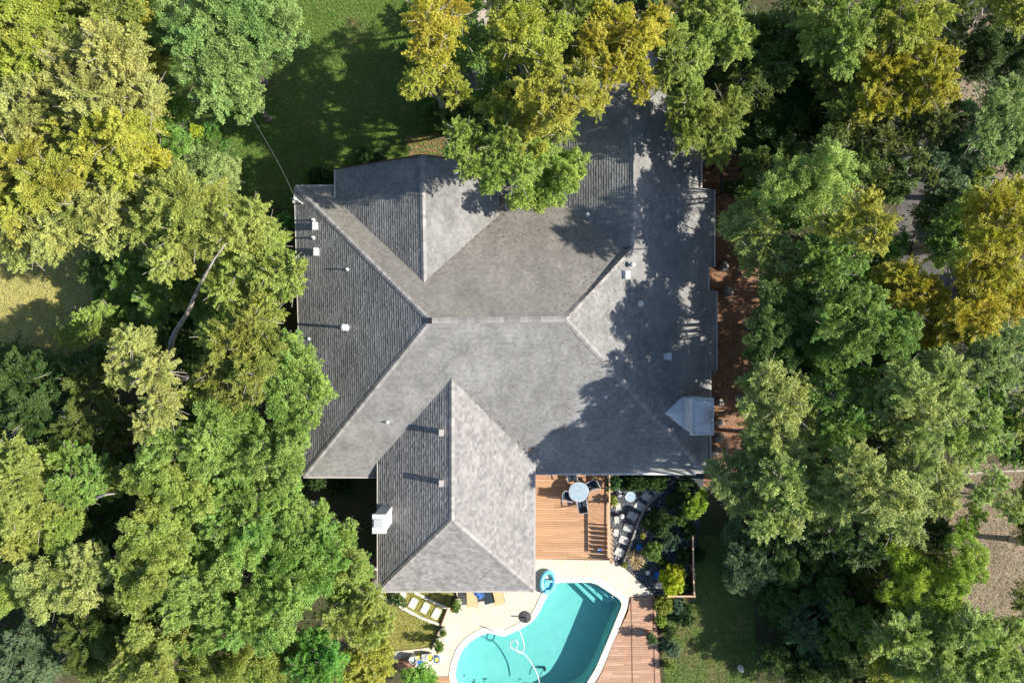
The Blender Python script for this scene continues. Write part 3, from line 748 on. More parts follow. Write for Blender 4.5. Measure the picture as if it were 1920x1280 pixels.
# leaves: every crown, shrub and tuft is made of thousands of small leaf faces
def leaves_mesh(name, cen, axis, size, tint, wid=.62):
    n = len(cen); ax = axis/np.linalg.norm(axis, axis=1, keepdims=True)
    r = rng.normal(size=(n, 3)); r[:, 2] *= .45
    sdv = np.cross(ax, rng.normal(size=(n, 3))*np.array([.7,.7,.25])+np.array([.25,-.05,1.0])); sdv /= np.linalg.norm(sdv, axis=1, keepdims=True)+1e-9
    L = (size*rng.choice([.7, .85, 1, 1.2, 1.6], n)*rng.uniform(.85, 1.15, n))[:, None]
    v = np.empty((n, 4, 3), np.float32)
    v[:, 0] = cen-ax*L*.5; v[:, 1] = cen+sdv*L*wid*.5; v[:, 2] = cen+ax*L*.5; v[:, 3] = cen-sdv*L*wid*.5
    me = bpy.data.meshes.new(name); me.vertices.add(n*4); me.vertices.foreach_set('co', v.ravel())
    me.loops.add(n*4); me.loops.foreach_set('vertex_index', np.arange(n*4, dtype=np.int32))
    me.polygons.add(n); me.polygons.foreach_set('loop_start', np.arange(n, dtype=np.int32)*4)
    a = me.attributes.new('rnd', 'FLOAT', 'FACE'); a.data.foreach_set('value', np.clip(tint, 0, 1).astype(np.float32))
    me.materials.append(M_leaf); me.update(calc_edges=True)
    return me
def unit(n, up=0.0):
    d = rng.normal(size=(n, 3)); d[:, 2] += up; return d/np.linalg.norm(d, axis=1, keepdims=True)
def lobe(style, n):
    """leaf centres and growth directions in a unit clump"""
    if style == 'oak':       # rounded puffs
        k = 62; pc = unit(k, .5); pc *= rng.uniform(.40, 1.0, (k, 1)); pr = rng.uniform(.09, .25, k)
        w_ = pr**2; i = rng.choice(k, n, p=w_/w_.sum()); d = unit(n, .35)
        c = pc[i]+d*(pr[i]*rng.uniform(.35, 1.25, n)**.7)[:, None]; ax = d+pc[i]*.6+unit(n)*.6
        t = rng.uniform(0, 1, k)[i]
    else:                    # feathery sprays along arching twigs
        k = 52; td = unit(k, .45); L = rng.uniform(.6, 1.08, k)*np.where(rng.uniform(size=k) < .15, 1.22, 1); i = rng.integers(0, k, n)
        s_ = rng.uniform(.22, 1.0, n)**.75; side = np.cross(td, unit(k, 2.0)); side /= np.linalg.norm(side, axis=1, keepdims=True)+1e-9
        j = np.round(s_*11)/11; sg = rng.choice([-1, 1], n); q = rng.uniform(0, 1, n)
        lat = sg*q*(1.08-j)*.34; fw = q*(1.05-j)*.30
        c = td[i]*(L[i]*(s_*.25+j*.75))[:, None]+side[i]*lat[:, None]+td[i]*fw[:, None]
        c[:, 2] -= .16*(s_*L[i])**2*1.1-.02; c += rng.normal(size=(n, 3))*.028
        ax = td[i]+side[i]*(sg*.9)[:, None]+unit(n)*.5
        t = rng.uniform(0, 1, k)[i]
    return c, ax, t
LAI = 3.0
def crown_arrays(lobes, style, leaf, dens=1.0):
    C, A_, T, Z_ = [], [], [], []
    for (c, r, zs, dn) in lobes:
        n = int(LAI*dens*dn*math.pi*r*r/(.5*.62*leaf*leaf))
        cc, ax, t = lobe('elm' if style == 'oak' and r > .9 and rng.uniform() < .35 else style, n); a = rng.uniform(0, 6.28); ca, sa_ = math.cos(a), math.sin(a)
        ex = rng.uniform(.88, 1.15)
        x = cc[:, 0]*ca*ex-cc[:, 1]*sa_/ex; y = cc[:, 0]*sa_*ex+cc[:, 1]*ca/ex
        C.append(np.stack([x*r, y*r, cc[:, 2]*r*zs], 1)+np.array(c)); A_.append(ax)
        lt = rng.uniform(.25, .75); T.append(lt*.35+t*.30+rng.uniform(0, 1, n)*.35)
    return np.concatenate(C), np.concatenate(A_), np.concatenate(T)

def shrub(px, py, r, h, col, label, name='shrub', cat='shrub', style='oak', leaf=.07, parts=1, group=None, parent=None, z0=0, dens=1.3, flat=.8, squash=1.0):
    q = W(px, py, z0+h*.7); lobes = []
    lobes.append(((0, 0, h-r*flat), r, flat, 1.0))
    for k in range(parts-1):
        a = random.uniform(0, 6.28); lobes.append(((r*.7*math.cos(a), r*.7*math.sin(a)*squash, (h-r*.6)*random.uniform(.5, .95)), r*random.uniform(.45, .75), flat, 1.0))
    lobes.append(((0, 0, max(.25, h-r*1.4)*.6), r*.8, .8, .5))
    c, ax, t = crown_arrays(lobes, style, leaf, dens)
    c[:, 2] = np.maximum(c[:, 2], .02)
    root = thing(name, label, cat, (q.x, q.y, z0), random.uniform(0, 6.28) if parts == 1 else 0, group)
    o = bpy.data.objects.new('foliage', leaves_mesh('foliage', c, ax, leaf, t)); COL.objects.link(o); o.color = (*col, 1); o.parent = root
    b = MB()
    for k in range(4):
        a = random.uniform(0, 6.28); b.tube([(0,0,0), (r*.2*math.cos(a), r*.2*math.sin(a), h*.4), (r*.5*math.cos(a), r*.5*math.sin(a), h*.75)], [.03,.02,.008], 5)
    b.build('stem', M_bark, root)
    return root
def pot_plant(px, py, rp, r, h, col, label, potm=M_tcan, style='elm', z0=PATIO_Z):
    q = W(px, py, .5); root = thing('potted_plant', label, 'potted plant', (q.x, q.y, z0), 0, 'potted plants around the pool')
    b = MB(); b.lathe((0,0,0), [(rp*.7,0),(rp,.38),(rp*1.08,.40),(rp*1.08,.44),(rp*.9,.43)], 20); b.build('pot', potm, root)
    c, ax, t = crown_arrays([((0,0,.44+h*.5), r, h/r*.5, 1.1), ((0,0,.44+h*.2), r*.8, .6, .8)], style, .055, 1.5)
    o = bpy.data.objects.new('foliage', leaves_mesh('foliage', c, ax, .055, t)); COL.objects.link(o); o.color = (*col, 1); o.parent = root
G_ = (.17,.26,.06); DG = (.055,.10,.025); YG = (.34,.36,.06); LIME = (.42,.50,.04); BG = (.10,.17,.10)
pot_plant(858,1129,.24,.36,1.1,G_,'largest potted plant, a round green bush by the tan lounger')
pot_plant(850,1139,.17,.20,.4,YG,'small potted plant just below the round green bush')
pot_plant(832,1183,.19,.24,.5,G_,'small potted plant on the patio edge beside the sunny lawn')
pot_plant(825,1203,.24,.36,1.3,G_,'tall potted plant with a long shadow on the patio edge')
pot_plant(1219,1190,.26,.36,.9,(.13,.2,.07),'potted plant throwing a long shadow on the weathered deck',M_terra,z0=dz2)
# edging along the patio
b = MB(); b.bar(W(838,1141,.14), W(809,1217,.14), .07, .09); tag(b.build('edging', M_darkwood), 'dark edging board between the sunny lawn and the patio', 'edging')
def kerbline(name, pts, wd, hh, m, label, cat='edging'):
    b = MB(); pts = [W(x, y, hh) for x, y in pts]
    for i in range(len(pts)-1):
        n_ = max(1, int((pts[i+1]-pts[i]).length/.35))
        for k in range(n_):
            a = pts[i].lerp(pts[i+1], k/n_); c_ = pts[i].lerp(pts[i+1], (k+.95)/n_); a.z = c_.z = hh*.5
            b.bar(a, c_, wd*random.uniform(.85,1.15), hh*random.uniform(.9,1.2))
    return tag(b.build(name, m), label, cat)
kerbline('stone_edging', [(777,1110),(800,1122),(838,1140)], .14, .12, M_wstone, 'pale stone edging above the white stepping stones')
kerbline('stone_edging', [(690,1100),(728,1125),(765,1145),(790,1158),(824,1171)], .14, .12, M_wstone, 'pale stone edging below the white stepping stones')
kerbline('stone_edging', [(660,1040),(690,1056),(712,1071)], .14, .12, M_wstone, 'short pale stone edging at the left corner of the lower roof')
kerbline('stone_edging', smooth_loop([(1280,893),(1262,903),(1236,925),(1215,946),(1200,972),(1188,1005),(1178,1035),(1167,1060)],1)[1:-2], .10, .22, M_rock, 'curved dark stone edging along the grey stepping stones')
def stepstone(px, py, wx, wy, rz, label, m, grp, z=.03):
    q = W(px, py, z); b = MB(); n = 10; pts = []
    for (x, y) in ((-1,-1),(1,-1),(1,1),(-1,1)): pts.append((x*wx/2*random.uniform(.88,1.06), y*wy/2*random.uniform(.88,1.06)))
    pts = smooth_loop(pts, 2, .08); c_, s_ = math.cos(rz), math.sin(rz)
    b.prism([(x*c_-y*s_, x*s_+y*c_) for x, y in pts], .01, z+.03)
    o = b.build('stepping_stone', m); o.location = (q.x, q.y, 0); tag(o, label, 'stepping stone', grp)
names = ['lowest grey stepping stone next to the patio corner','second grey stepping stone up from the patio corner','third grey stepping stone up, right of the small side slab','fourth grey stepping stone up, in the middle of the curved path','fifth grey stepping stone up the curved path','sixth grey stepping stone near the upper bend of the path','uppermost grey stepping stone by the white rock']
for (x, y, a), nm in zip(((1162,1035,-25),(1170,1012,-22),(1178,989,-20),(1186,967,-28),(1199,948,-33),(1213,931,-38),(1234,921,30)), names):
    stepstone(x, y, .60, .46, R(a), nm, M_stone, 'grey stepping stones in the slate bed')
for (x, y, a), nm in zip(((1161,949,5),(1158,974,4),(1157,998,-5),(1163,925,0)), ('small side slab beside the third row of grey stones','small side slab under the white globe','small side slab beside the deck railing middle','small side slab beside the round glass table')):
    stepstone(x-2, y, .30, .42, R(a), nm, M_stone, 'side slabs along the deck railing')
for (x, y), nm in zip(((793,1122.5),(776.5,1131),(812,1141),(797,1138)), ()): pass
for (x, y, sc), nm in zip(((753,1119,1.0),(775.5,1130,1),(797,1139.5,1),(818.5,1149,1)), ('white stepping stone touching the lower roof edge','second white stepping stone from the roof edge','third white stepping stone from the roof edge','white stepping stone nearest the patio')):
    stepstone(x, y, .42, .66, R(-28), nm, M_wstone, 'white stepping stones beside the sunny lawn', .05)
for (x, y), nm in zip(((588,945),(577,968)), ('grey slab in the shade at the left of the lower roof','second grey slab in the shade near the oaks')):
    stepstone(x, y, .6, .4, R(15), nm, M_stone, 'shaded slabs left of the house')
# boulders
def rock(px, py, r, label, h=.5, m=M_rock, col=None):
    bm = bmesh.new(); bmesh.ops.create_icosphere(bm, subdivisions=3, radius=1)
    off = rng.normal(size=3)*10
    from mathutils import noise
    for v in bm.verts:
        k = 1+.28*noise.noise(Vector(v.co*1.3)+Vector(off))+.10*noise.noise(Vector(v.co*4)+Vector(off)); v.co = Vector((v.co.x*r*k, v.co.y*r*k*.85, max(-.1, v.co.z*h*k)))
    me = bpy.data.meshes.new('boulder'); bm.to_mesh(me); bm.free(); me.materials.append(m); me.attributes.new('rnd','FLOAT','FACE')
    o = bpy.data.objects.new('boulder', me); q = W(px, py, h); o.location = (q.x, q.y, .05); o.rotation_euler = (0,0,random.uniform(0,6)); COL.objects.link(o)
    tag(o, label, 'boulder', 'boulders')
rock(1352,822,.34,'large grey boulder just below right of the big white chimney')
rock(1345,848,.36,'grey boulder at the lowest end of the red mulch strip')
rock(1352,793,.24,'pale wedge shaped boulder right of the white chimney', .4, M_wstone)
rock(1352,755,.26,'dark boulder above the pale wedge shaped one')
rock(1361,497,.30,'grey boulder in the red mulch at the notch of the roof')
rock(1368,545,.38,'wide grey boulder in the sunlit patch of red mulch')
rock(1338,700,.18,'small boulder by the roof edge in the red mulch')
rock(1269,890,.22,'white rock against the roof edge at the top of the slate path', .3, M_wstone)
rock(1391,1256,.22,'small white rock on the shaded lawn at lower right', .3, M_wstone)
# garden things
def simple(name, label, cat, px, py, z, prof, m, n=20, grp=None, sx=1):
    q = W(px, py, z); b = MB(); b.lathe((0,0,0), prof, n, sx=sx); o = b.build(name, m, smooth=False); o.location = (q.x, q.y, z); tag(o, label, cat, grp); return o
simple('garden_pot', 'cobalt blue garden pot beside the ornamental grass', 'pot', 1197,1023,.02, [(.10,0),(.17,.2),(.18,.34),(.15,.36),(.12,.30)], M_blue)
simple('glazed_bowl', 'bright blue bowl left of the round lime bush', 'bowl', 1231,1076,.02, [(.10,0),(.20,.12),(.22,.2),(.16,.16)], M_blue)
simple('garden_globe', 'pale stone globe in the slate bed beside the bright blue bowl', 'globe', 1214,1071,.02, [(.05,0),(.13,.06),(.15,.14),(.12,.23),(.04,.28)], M_wstone)
simple('gazing_globe', 'white gazing globe on a slab beside the deck railing', 'globe', 1164,965,.07, [(.06,0),(.05,.15),(.13,.22),(.155,.33),(.12,.44),(.03,.49)], M_white)
t = thing('bird_bath', 'round pale glass bird bath at the top left of the slate path', 'bird bath', W(1179,926,.02)); b = MB(); b.lathe((0,0,0), [(.16,0),(.06,.1),(.06,.55),(.1,.6)], 16); b.build('stand', M_concrete, t); b = MB(); b.lathe((0,0,.6), [(.12,0),(.30,.07),(.31,.10),(.26,.08)], 28); b.build('basin', M_tabletop, t)
t = thing('garden_chair', 'small blue and white toy chair on the deck by the railing', 'toy', W(1124,1030,dz1+.1), R(20)); t.location.z = dz1+.003
b = MB(); b.box((0,0,.14), (.24,.22,.03)); b.build('seat', M_blue, t); b = MB(); b.box((0,.11,.26), (.24,.03,.24)); b.build('backrest', M_white, t)
for sx in (-1,1):
    for sy in (-1,1): b = MB(); b.box((sx*.1, sy*.09, .062), (.03,.03,.125)); b.build('leg', M_white, t)
# retaining fence of the garden
t = thing('timber_fence', 'dark timber garden fence with a pale top rail beside the lime bush', 'fence', W(1299,1075,0)); o = t.location
def fence_run(pts, t, o, h=.9, gap=.14):
    for i in range(len(pts)-1):
        a, c = W(*pts[i], h), W(*pts[i+1], h); L = (c-a).length; n = int(L/gap); d = (c-a)/n; b = MB()
        for k in range(n):
            q = a+d*(k+.5); b.box((q.x, q.y, h/2), (gap*.9, .022, h), rz=math.atan2(d.y, d.x))
        b.build('fence_panel', M_darkwood, t, at=o)
        b = MB(); b.bar(Vector((a.x, a.y, h+.02)), Vector((c.x, c.y, h+.02)), .09, .035); b.build('top_rail', M_rail, t, at=o)
    for q in pts:
        b = MB(); p_ = W(*q, h); b.box((p_.x, p_.y, (h+.06)/2), (.13,.13,h+.06)); b.build('post', M_rail, t, at=o)
fence_run([(1299,1005),(1300,1066),(1302,1117),(1254,1117)], t, o)
# pool toys at the lower left of the patio
def bucket(px, py, r, h, m, label, inner=None, name='bucket', lid=False):
    q = W(px, py, h); t = thing(name, label, name.replace('_', ' '), (q.x, q.y, PATIO_Z+.002), 0, 'things standing at the lower left of the patio')
    b = MB(); b.lathe((0,0,0), [(r*.82,0),(r,h),(r*1.06,h+.01),(r*.92,h+.012),(r*.90,h*.75)], 24); b.build('body', m, t)
    b = MB(); b.lathe((0,0,h*.76), [(r*.5,0),(r*.86,.01),(r*.6,.06),(r*.2,.05)], 18); b.build('contents', inner or m, t)
bucket(774,1236,.22,.55,M_white,'white upright bin beside the brick box')
bucket(789,1242,.24,.35,M_white,'white tub with a bright blue lid at the front of the toys', M_blue, 'tub')
bucket(806,1231,.22,.4,M_white,'white tub filled with a yellow ball', M_yel, 'tub')
bucket(819,1235,.18,.3,M_blue,'blue bucket standing furthest right among the pool toys', M_yel)
bucket(784,1231,.12,.35,M_yel,'small yellow bucket behind the blue lidded tub', M_tcan)
q = W(797,1229,.35); t = thing('storage_box', 'grey storage box between the yellow ball and the blue lid', 'storage box', (q.x, q.y, PATIO_Z+.002), R(5))
b = MB(); b.box((0,0,.17), (.34,.30,.34)); b.build('body', M_dgrey, t); b = MB(); b.box((0,0,.36), (.37,.33,.035)); b.build('lid', M_zinc, t)
q = W(762,1243,.4); t = thing('brick_planter', 'low red brick planter in front of the dark gap by the small tree', 'planter', (q.x, q.y, 0), R(5))
b = MB(); 
for k in range(5):
    for j in range(4): b.box((-.36+j*.24+(k%2)*.06, 0, .05+k*.085), (.22,.36,.075))
b.build('brickwork', M_terra, t); b = MB(); b.box((0,0,.455), (1.0,.42,.05)); b.build('coping', M_terra, t)
# dark trellis frame at the upper right of the house
t = thing('trellis', 'dark timber trellis frame standing in the shade right of the upper roof', 'trellis', W(1382,325,0)); o = t.location
for x, y in ((1352,300),(1352,362),(1412,300),(1412,362)):
    b = MB(); q = W(x, y, 2.2); b.box((q.x, q.y, 1.1), (.1,.1,2.2)); b.build('post', M_dgrey, t, at=o)
b = MB()
for k in range(7):
    b.bar(W(1348, 300+k*10.5, 2.22), W(1416, 300+k*10.5, 2.22), .05, .08)
b.build('slat', M_darkwood, t, at=o)
b = MB(); b.bar(W(1352,296,2.14), W(1352,366,2.14), .08, .10); b.bar(W(1412,296,2.14), W(1412,366,2.14), .08, .10); b.build('beam', M_dgrey, t, at=o)

# planting round the house
shrub(1264,1088,.70,1.5,(.50,.56,.035),'round lime green bush in the corner of the dark timber fence',parts=7,leaf=.07)
shrub(1242,978,.80,1.6,DG,'rounded dark green bush in the middle of the slate garden',parts=5)
shrub(1222,1036,.55,1.2,G_,'mid green shrub right of the cobalt blue pot',parts=4)
shrub(1258,1012,.60,1.0,BG,'bluish green shrub between the dark bush and the fence',parts=4)
shrub(1304,945,.70,2.2,(.30,.42,.05),'bright green shrub standing near the top of the garden',parts=6)
shrub(1290,1000,.50,1.0,DG,'dark low shrub beside the upper end of the fence',parts=3)
shrub(1190,903,.70,1.1,DG,'dark leafy shrub along the roof edge right of the deck',parts=6,squash=.4)
shrub(1235,902,.65,1.1,(.10,.17,.04),'leafy shrub along the roof edge by the white rock',parts=6,squash=.4)
shrub(1152,905,.45,1.4,(.09,.2,.06),'narrow green shrub at the upper end of the deck railing',parts=4,squash=1.3)
shrub(1150,940,.30,1.1,(.3,.36,.06),'yellowish shrub spilling over the deck railing',parts=3)
shrub(1310,1045,.40,.8,DG,'small dark shrub outside the timber fence',parts=3)
shrub(1246,1135,.50,1.2,YG,'yellow green bush at the lower end of the dark fence',parts=5)
shrub(1240,1165,.34,.8,(.32,.42,.07),'light green spiky plant along the weathered deck',parts=3,style='elm')
shrub(1268,1135,.50,1.0,BG,'blue green shrub beside the yellow green bush',parts=4)
shrub(1262,1215,.50,1.1,(.16,.24,.13),'pale bluish shrub along the lower end of the weathered deck',parts=4)
shrub(1257,1250,.35,.9,(.30,.38,.08),'light green shrub at the very bottom beside the weathered deck',parts=3)
shrub(1285,1160,.60,.9,DG,'dark green shrub on the shaded lawn below the fence',parts=4)
shrub(1255,1185,.35,.7,DG,'dark shrub between the two pale shrubs beside the weathered deck',parts=3)
shrub(745,1128,.45,.7,(.14,.2,.06),'shrub overlapping the first white stepping stone',parts=3,style='elm')
shrub(590,905,.6,1.5,DG,'dark shrub below the left end of the main roof',parts=4)
shrub(640,915,.6,.9,DG,'low dark shrub in the shade left of the lower roof',parts=4)
shrub(395,266,.95,2.2,(.12,.26,.045),'bright green low bush beside the shaded lawn at upper left',parts=6)
shrub(372,252,.5,2.4,(.40,.50,.05),'lime green bush tip next to the bright green bush at upper left',parts=3)
shrub(530,415,.6,1.8,(.18,.38,.06),'bright green bush against the left edge of the roof',parts=4,style='elm')
shrub(690,298,.8,1.0,DG,'dark bush along the upper roof edge by the mulch bed',parts=6,squash=.3)
shrub(600,330,.7,1.0,DG,'dark bush in the corner beside the upper left roof',parts=5,squash=.4)
shrub(200,545,.8,1.2,(.14,.30,.04),'bright low bush in the shade between the left trees',parts=5)
shrub(1383,350,.6,1.6,G_,'pale branched bush below the dark trellis',parts=4)
shrub(1285,915,.65,1.5,DG,'dark shrub right of the white rock at the top of the garden',parts=6)
shrub(1262,940,.45,.9,(.09,.15,.04),'low dark shrub between the white rock and the bright green shrub',parts=4)
shrub(1212,985,.26,.5,G_,'small green shrub just inside the curved dark edging',parts=3)
shrub(1205,1003,.2,.4,YG,'tiny yellow green plant beside the curved dark edging',parts=2)
shrub(1240,1052,.35,.6,DG,'low dark shrub between the blue bowl and the mid green shrub',parts=3)
shrub(1283,1045,.45,.9,DG,'dark shrub just above the lime green bush',parts=4)
shrub(1172,1058,.22,.35,YG,'small yellow green tuft at the patio corner',parts=2)
shrub(1280,970,.4,1.2,(.12,.2,.04),'green shrub right of the rounded dark green bush',parts=3)
shrub(1206,1060,.24,.4,BG,'low blue green plant below the ornamental grass',parts=3)
shrub(1287,1098,.35,.8,DG,'dark shrub tucked between the lime bush and the fence corner',parts=3)
n = 900; P_ = pxpoly([(1150,900),(1300,895),(1298,1112),(1232,1112),(1170,1062)]); x = rng.uniform(5.9, 11, n); y = rng.uniform(-15.5, -8, n)
b = MB()
for i in range(n):
    q_ = rng.uniform(.02, .06); b.box((x[i], y[i], .02), (q_*1.3, q_, q_*.7), rz=rng.uniform(0, 3))
k_ = b.build('pebbles', M_stone); tag(k_, 'loose pebbles strewn over the dark slate bed', 'pebbles', kind='stuff')
# ornamental grass
q = W(1191,1049,.3); root = thing('ornamental_grass', 'tan arching ornamental grass beside the patio corner', 'grass clump', (q.x, q.y, 0))
n = 520; a = rng.uniform(0, 6.28, n); rr = rng.uniform(.05, .62, n); zz = .45*np.sin(np.clip(rr/.62, 0, 1)*2.6)+.04
c = np.stack([np.cos(a)*rr, np.sin(a)*rr, zz], 1); ax = np.stack([np.cos(a), np.sin(a), .9-1.9*rr/.62], 1)
o = bpy.data.objects.new('blade', leaves_mesh('blade', c, ax, .20, rng.uniform(.1, .9, n), .09)); COL.objects.link(o); o.color = (.52,.40,.20,1); o.parent = root
# ---------------------------------------------------------------- trees
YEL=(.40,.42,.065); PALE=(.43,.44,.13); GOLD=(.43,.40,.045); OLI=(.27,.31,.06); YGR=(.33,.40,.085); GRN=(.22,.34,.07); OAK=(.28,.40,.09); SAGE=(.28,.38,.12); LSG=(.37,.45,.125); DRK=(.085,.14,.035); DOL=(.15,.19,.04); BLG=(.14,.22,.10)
def tree(label, col, style, H, lobes, leaf=.065, name='tree', base=None, under=True, dens=1.0, group=None, twigs=9):
    """lobes: (px, py, radius px[, drop m]) as they appear; each gets its own height in the crown"""
    cz = H-1.5; P0 = [W(l[0], l[1], cz) for l in lobes]; cen = sum(P0, Vector())/len(P0)
    sp = max([(p-cen).length for p in P0]+[1.0]); L3 = []
    for l, p in zip(lobes, P0):
        r0 = l[2]*S*(CAMH-cz)/CAMH
        drop = l[3] if len(l) > 3 else 1.3*((p-cen).length/max(sp, 2.5))**2+random.uniform(0, 1.1)
        z = H-drop-r0*.62; L3.append((W(l[0], l[1], z), l[2]*S*(CAMH-z)/CAMH*1.10))
    bx = Vector((cen.x*1.12, cen.y*1.12, 0)) if base is None else W(*base, 0)
    root = thing(name, label, 'tree', bx, 0, group)
    arr = []
    for (c, r) in L3:
        arr.append((c-bx, r, .72, 1.0))
        if r > 1.15:                             # side puffs that break the outline
            for k in range(4):
                a = random.uniform(0, 6.28); q = r*random.uniform(.65, .95); rr = r*random.uniform(.24, .42)
                arr.append((c-bx+Vector((q*math.cos(a), q*math.sin(a), -r*random.uniform(0, .45))), rr, .8, .9))
        if under:
            q = (c-bx); arr.append((Vector((q.x*.88, q.y*.88, q.z-r*1.05)), r*.9, .7, .40))
    cc, ax, t = crown_arrays([((c.x, c.y, c.z), r, zs, dn) for c, r, zs, dn in arr], style, leaf, dens)
    cc[:, 2] = np.maximum(cc[:, 2], .3)
    o = bpy.data.objects.new('crown', leaves_mesh('crown', cc, ax, leaf, t)); COL.objects.link(o)
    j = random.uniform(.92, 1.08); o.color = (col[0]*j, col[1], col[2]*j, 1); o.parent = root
    b = MB(); hb = min(p.z for p, r in L3)*.42; tr = .08+.012*H
    crook = Vector((random.uniform(-.3,.3), random.uniform(-.3,.3), hb))
    b.tube([(0,0,-.1), (0,0,.25), crook*.5+Vector((.1,-.05,0)), crook], [tr*1.5, tr*1.05, tr*.9, tr*.75], 9)
    for (c, r) in L3:
        e = c-bx; rb_ = tr*.5*min(1, .45+r/4); m_ = crook.lerp(e, .5)+Vector((random.uniform(-.3,.3), random.uniform(-.3,.3), .25)); e2 = e+Vector((0,0,-r*.25))
        b.tube([crook-Vector((0,0,.15)), crook.lerp(m_, .5)+Vector((random.uniform(-.15,.15),random.uniform(-.15,.15),0)), m_, e2], [rb_, rb_*.8, rb_*.6, rb_*.32], 6)
        for k in range(twigs+int(r*2)):
            d = Vector(unit(1, .5)[0]); s0 = e2+Vector((random.uniform(-.2,.2), random.uniform(-.2,.2), random.uniform(-.2,.1)))
            mid = s0+d*r*.5+Vector((0,0,-.05)); tip = s0+d*r*random.uniform(.85,1.15)+Vector((random.uniform(-.2,.2)*r, random.uniform(-.2,.2)*r, 0))
            b.tube([s0, mid, tip], [rb_*.3, .018, .008], 4, cap=False)
    b.build('trunk', M_bark if style == 'oak' else M_pale, root)
    return root
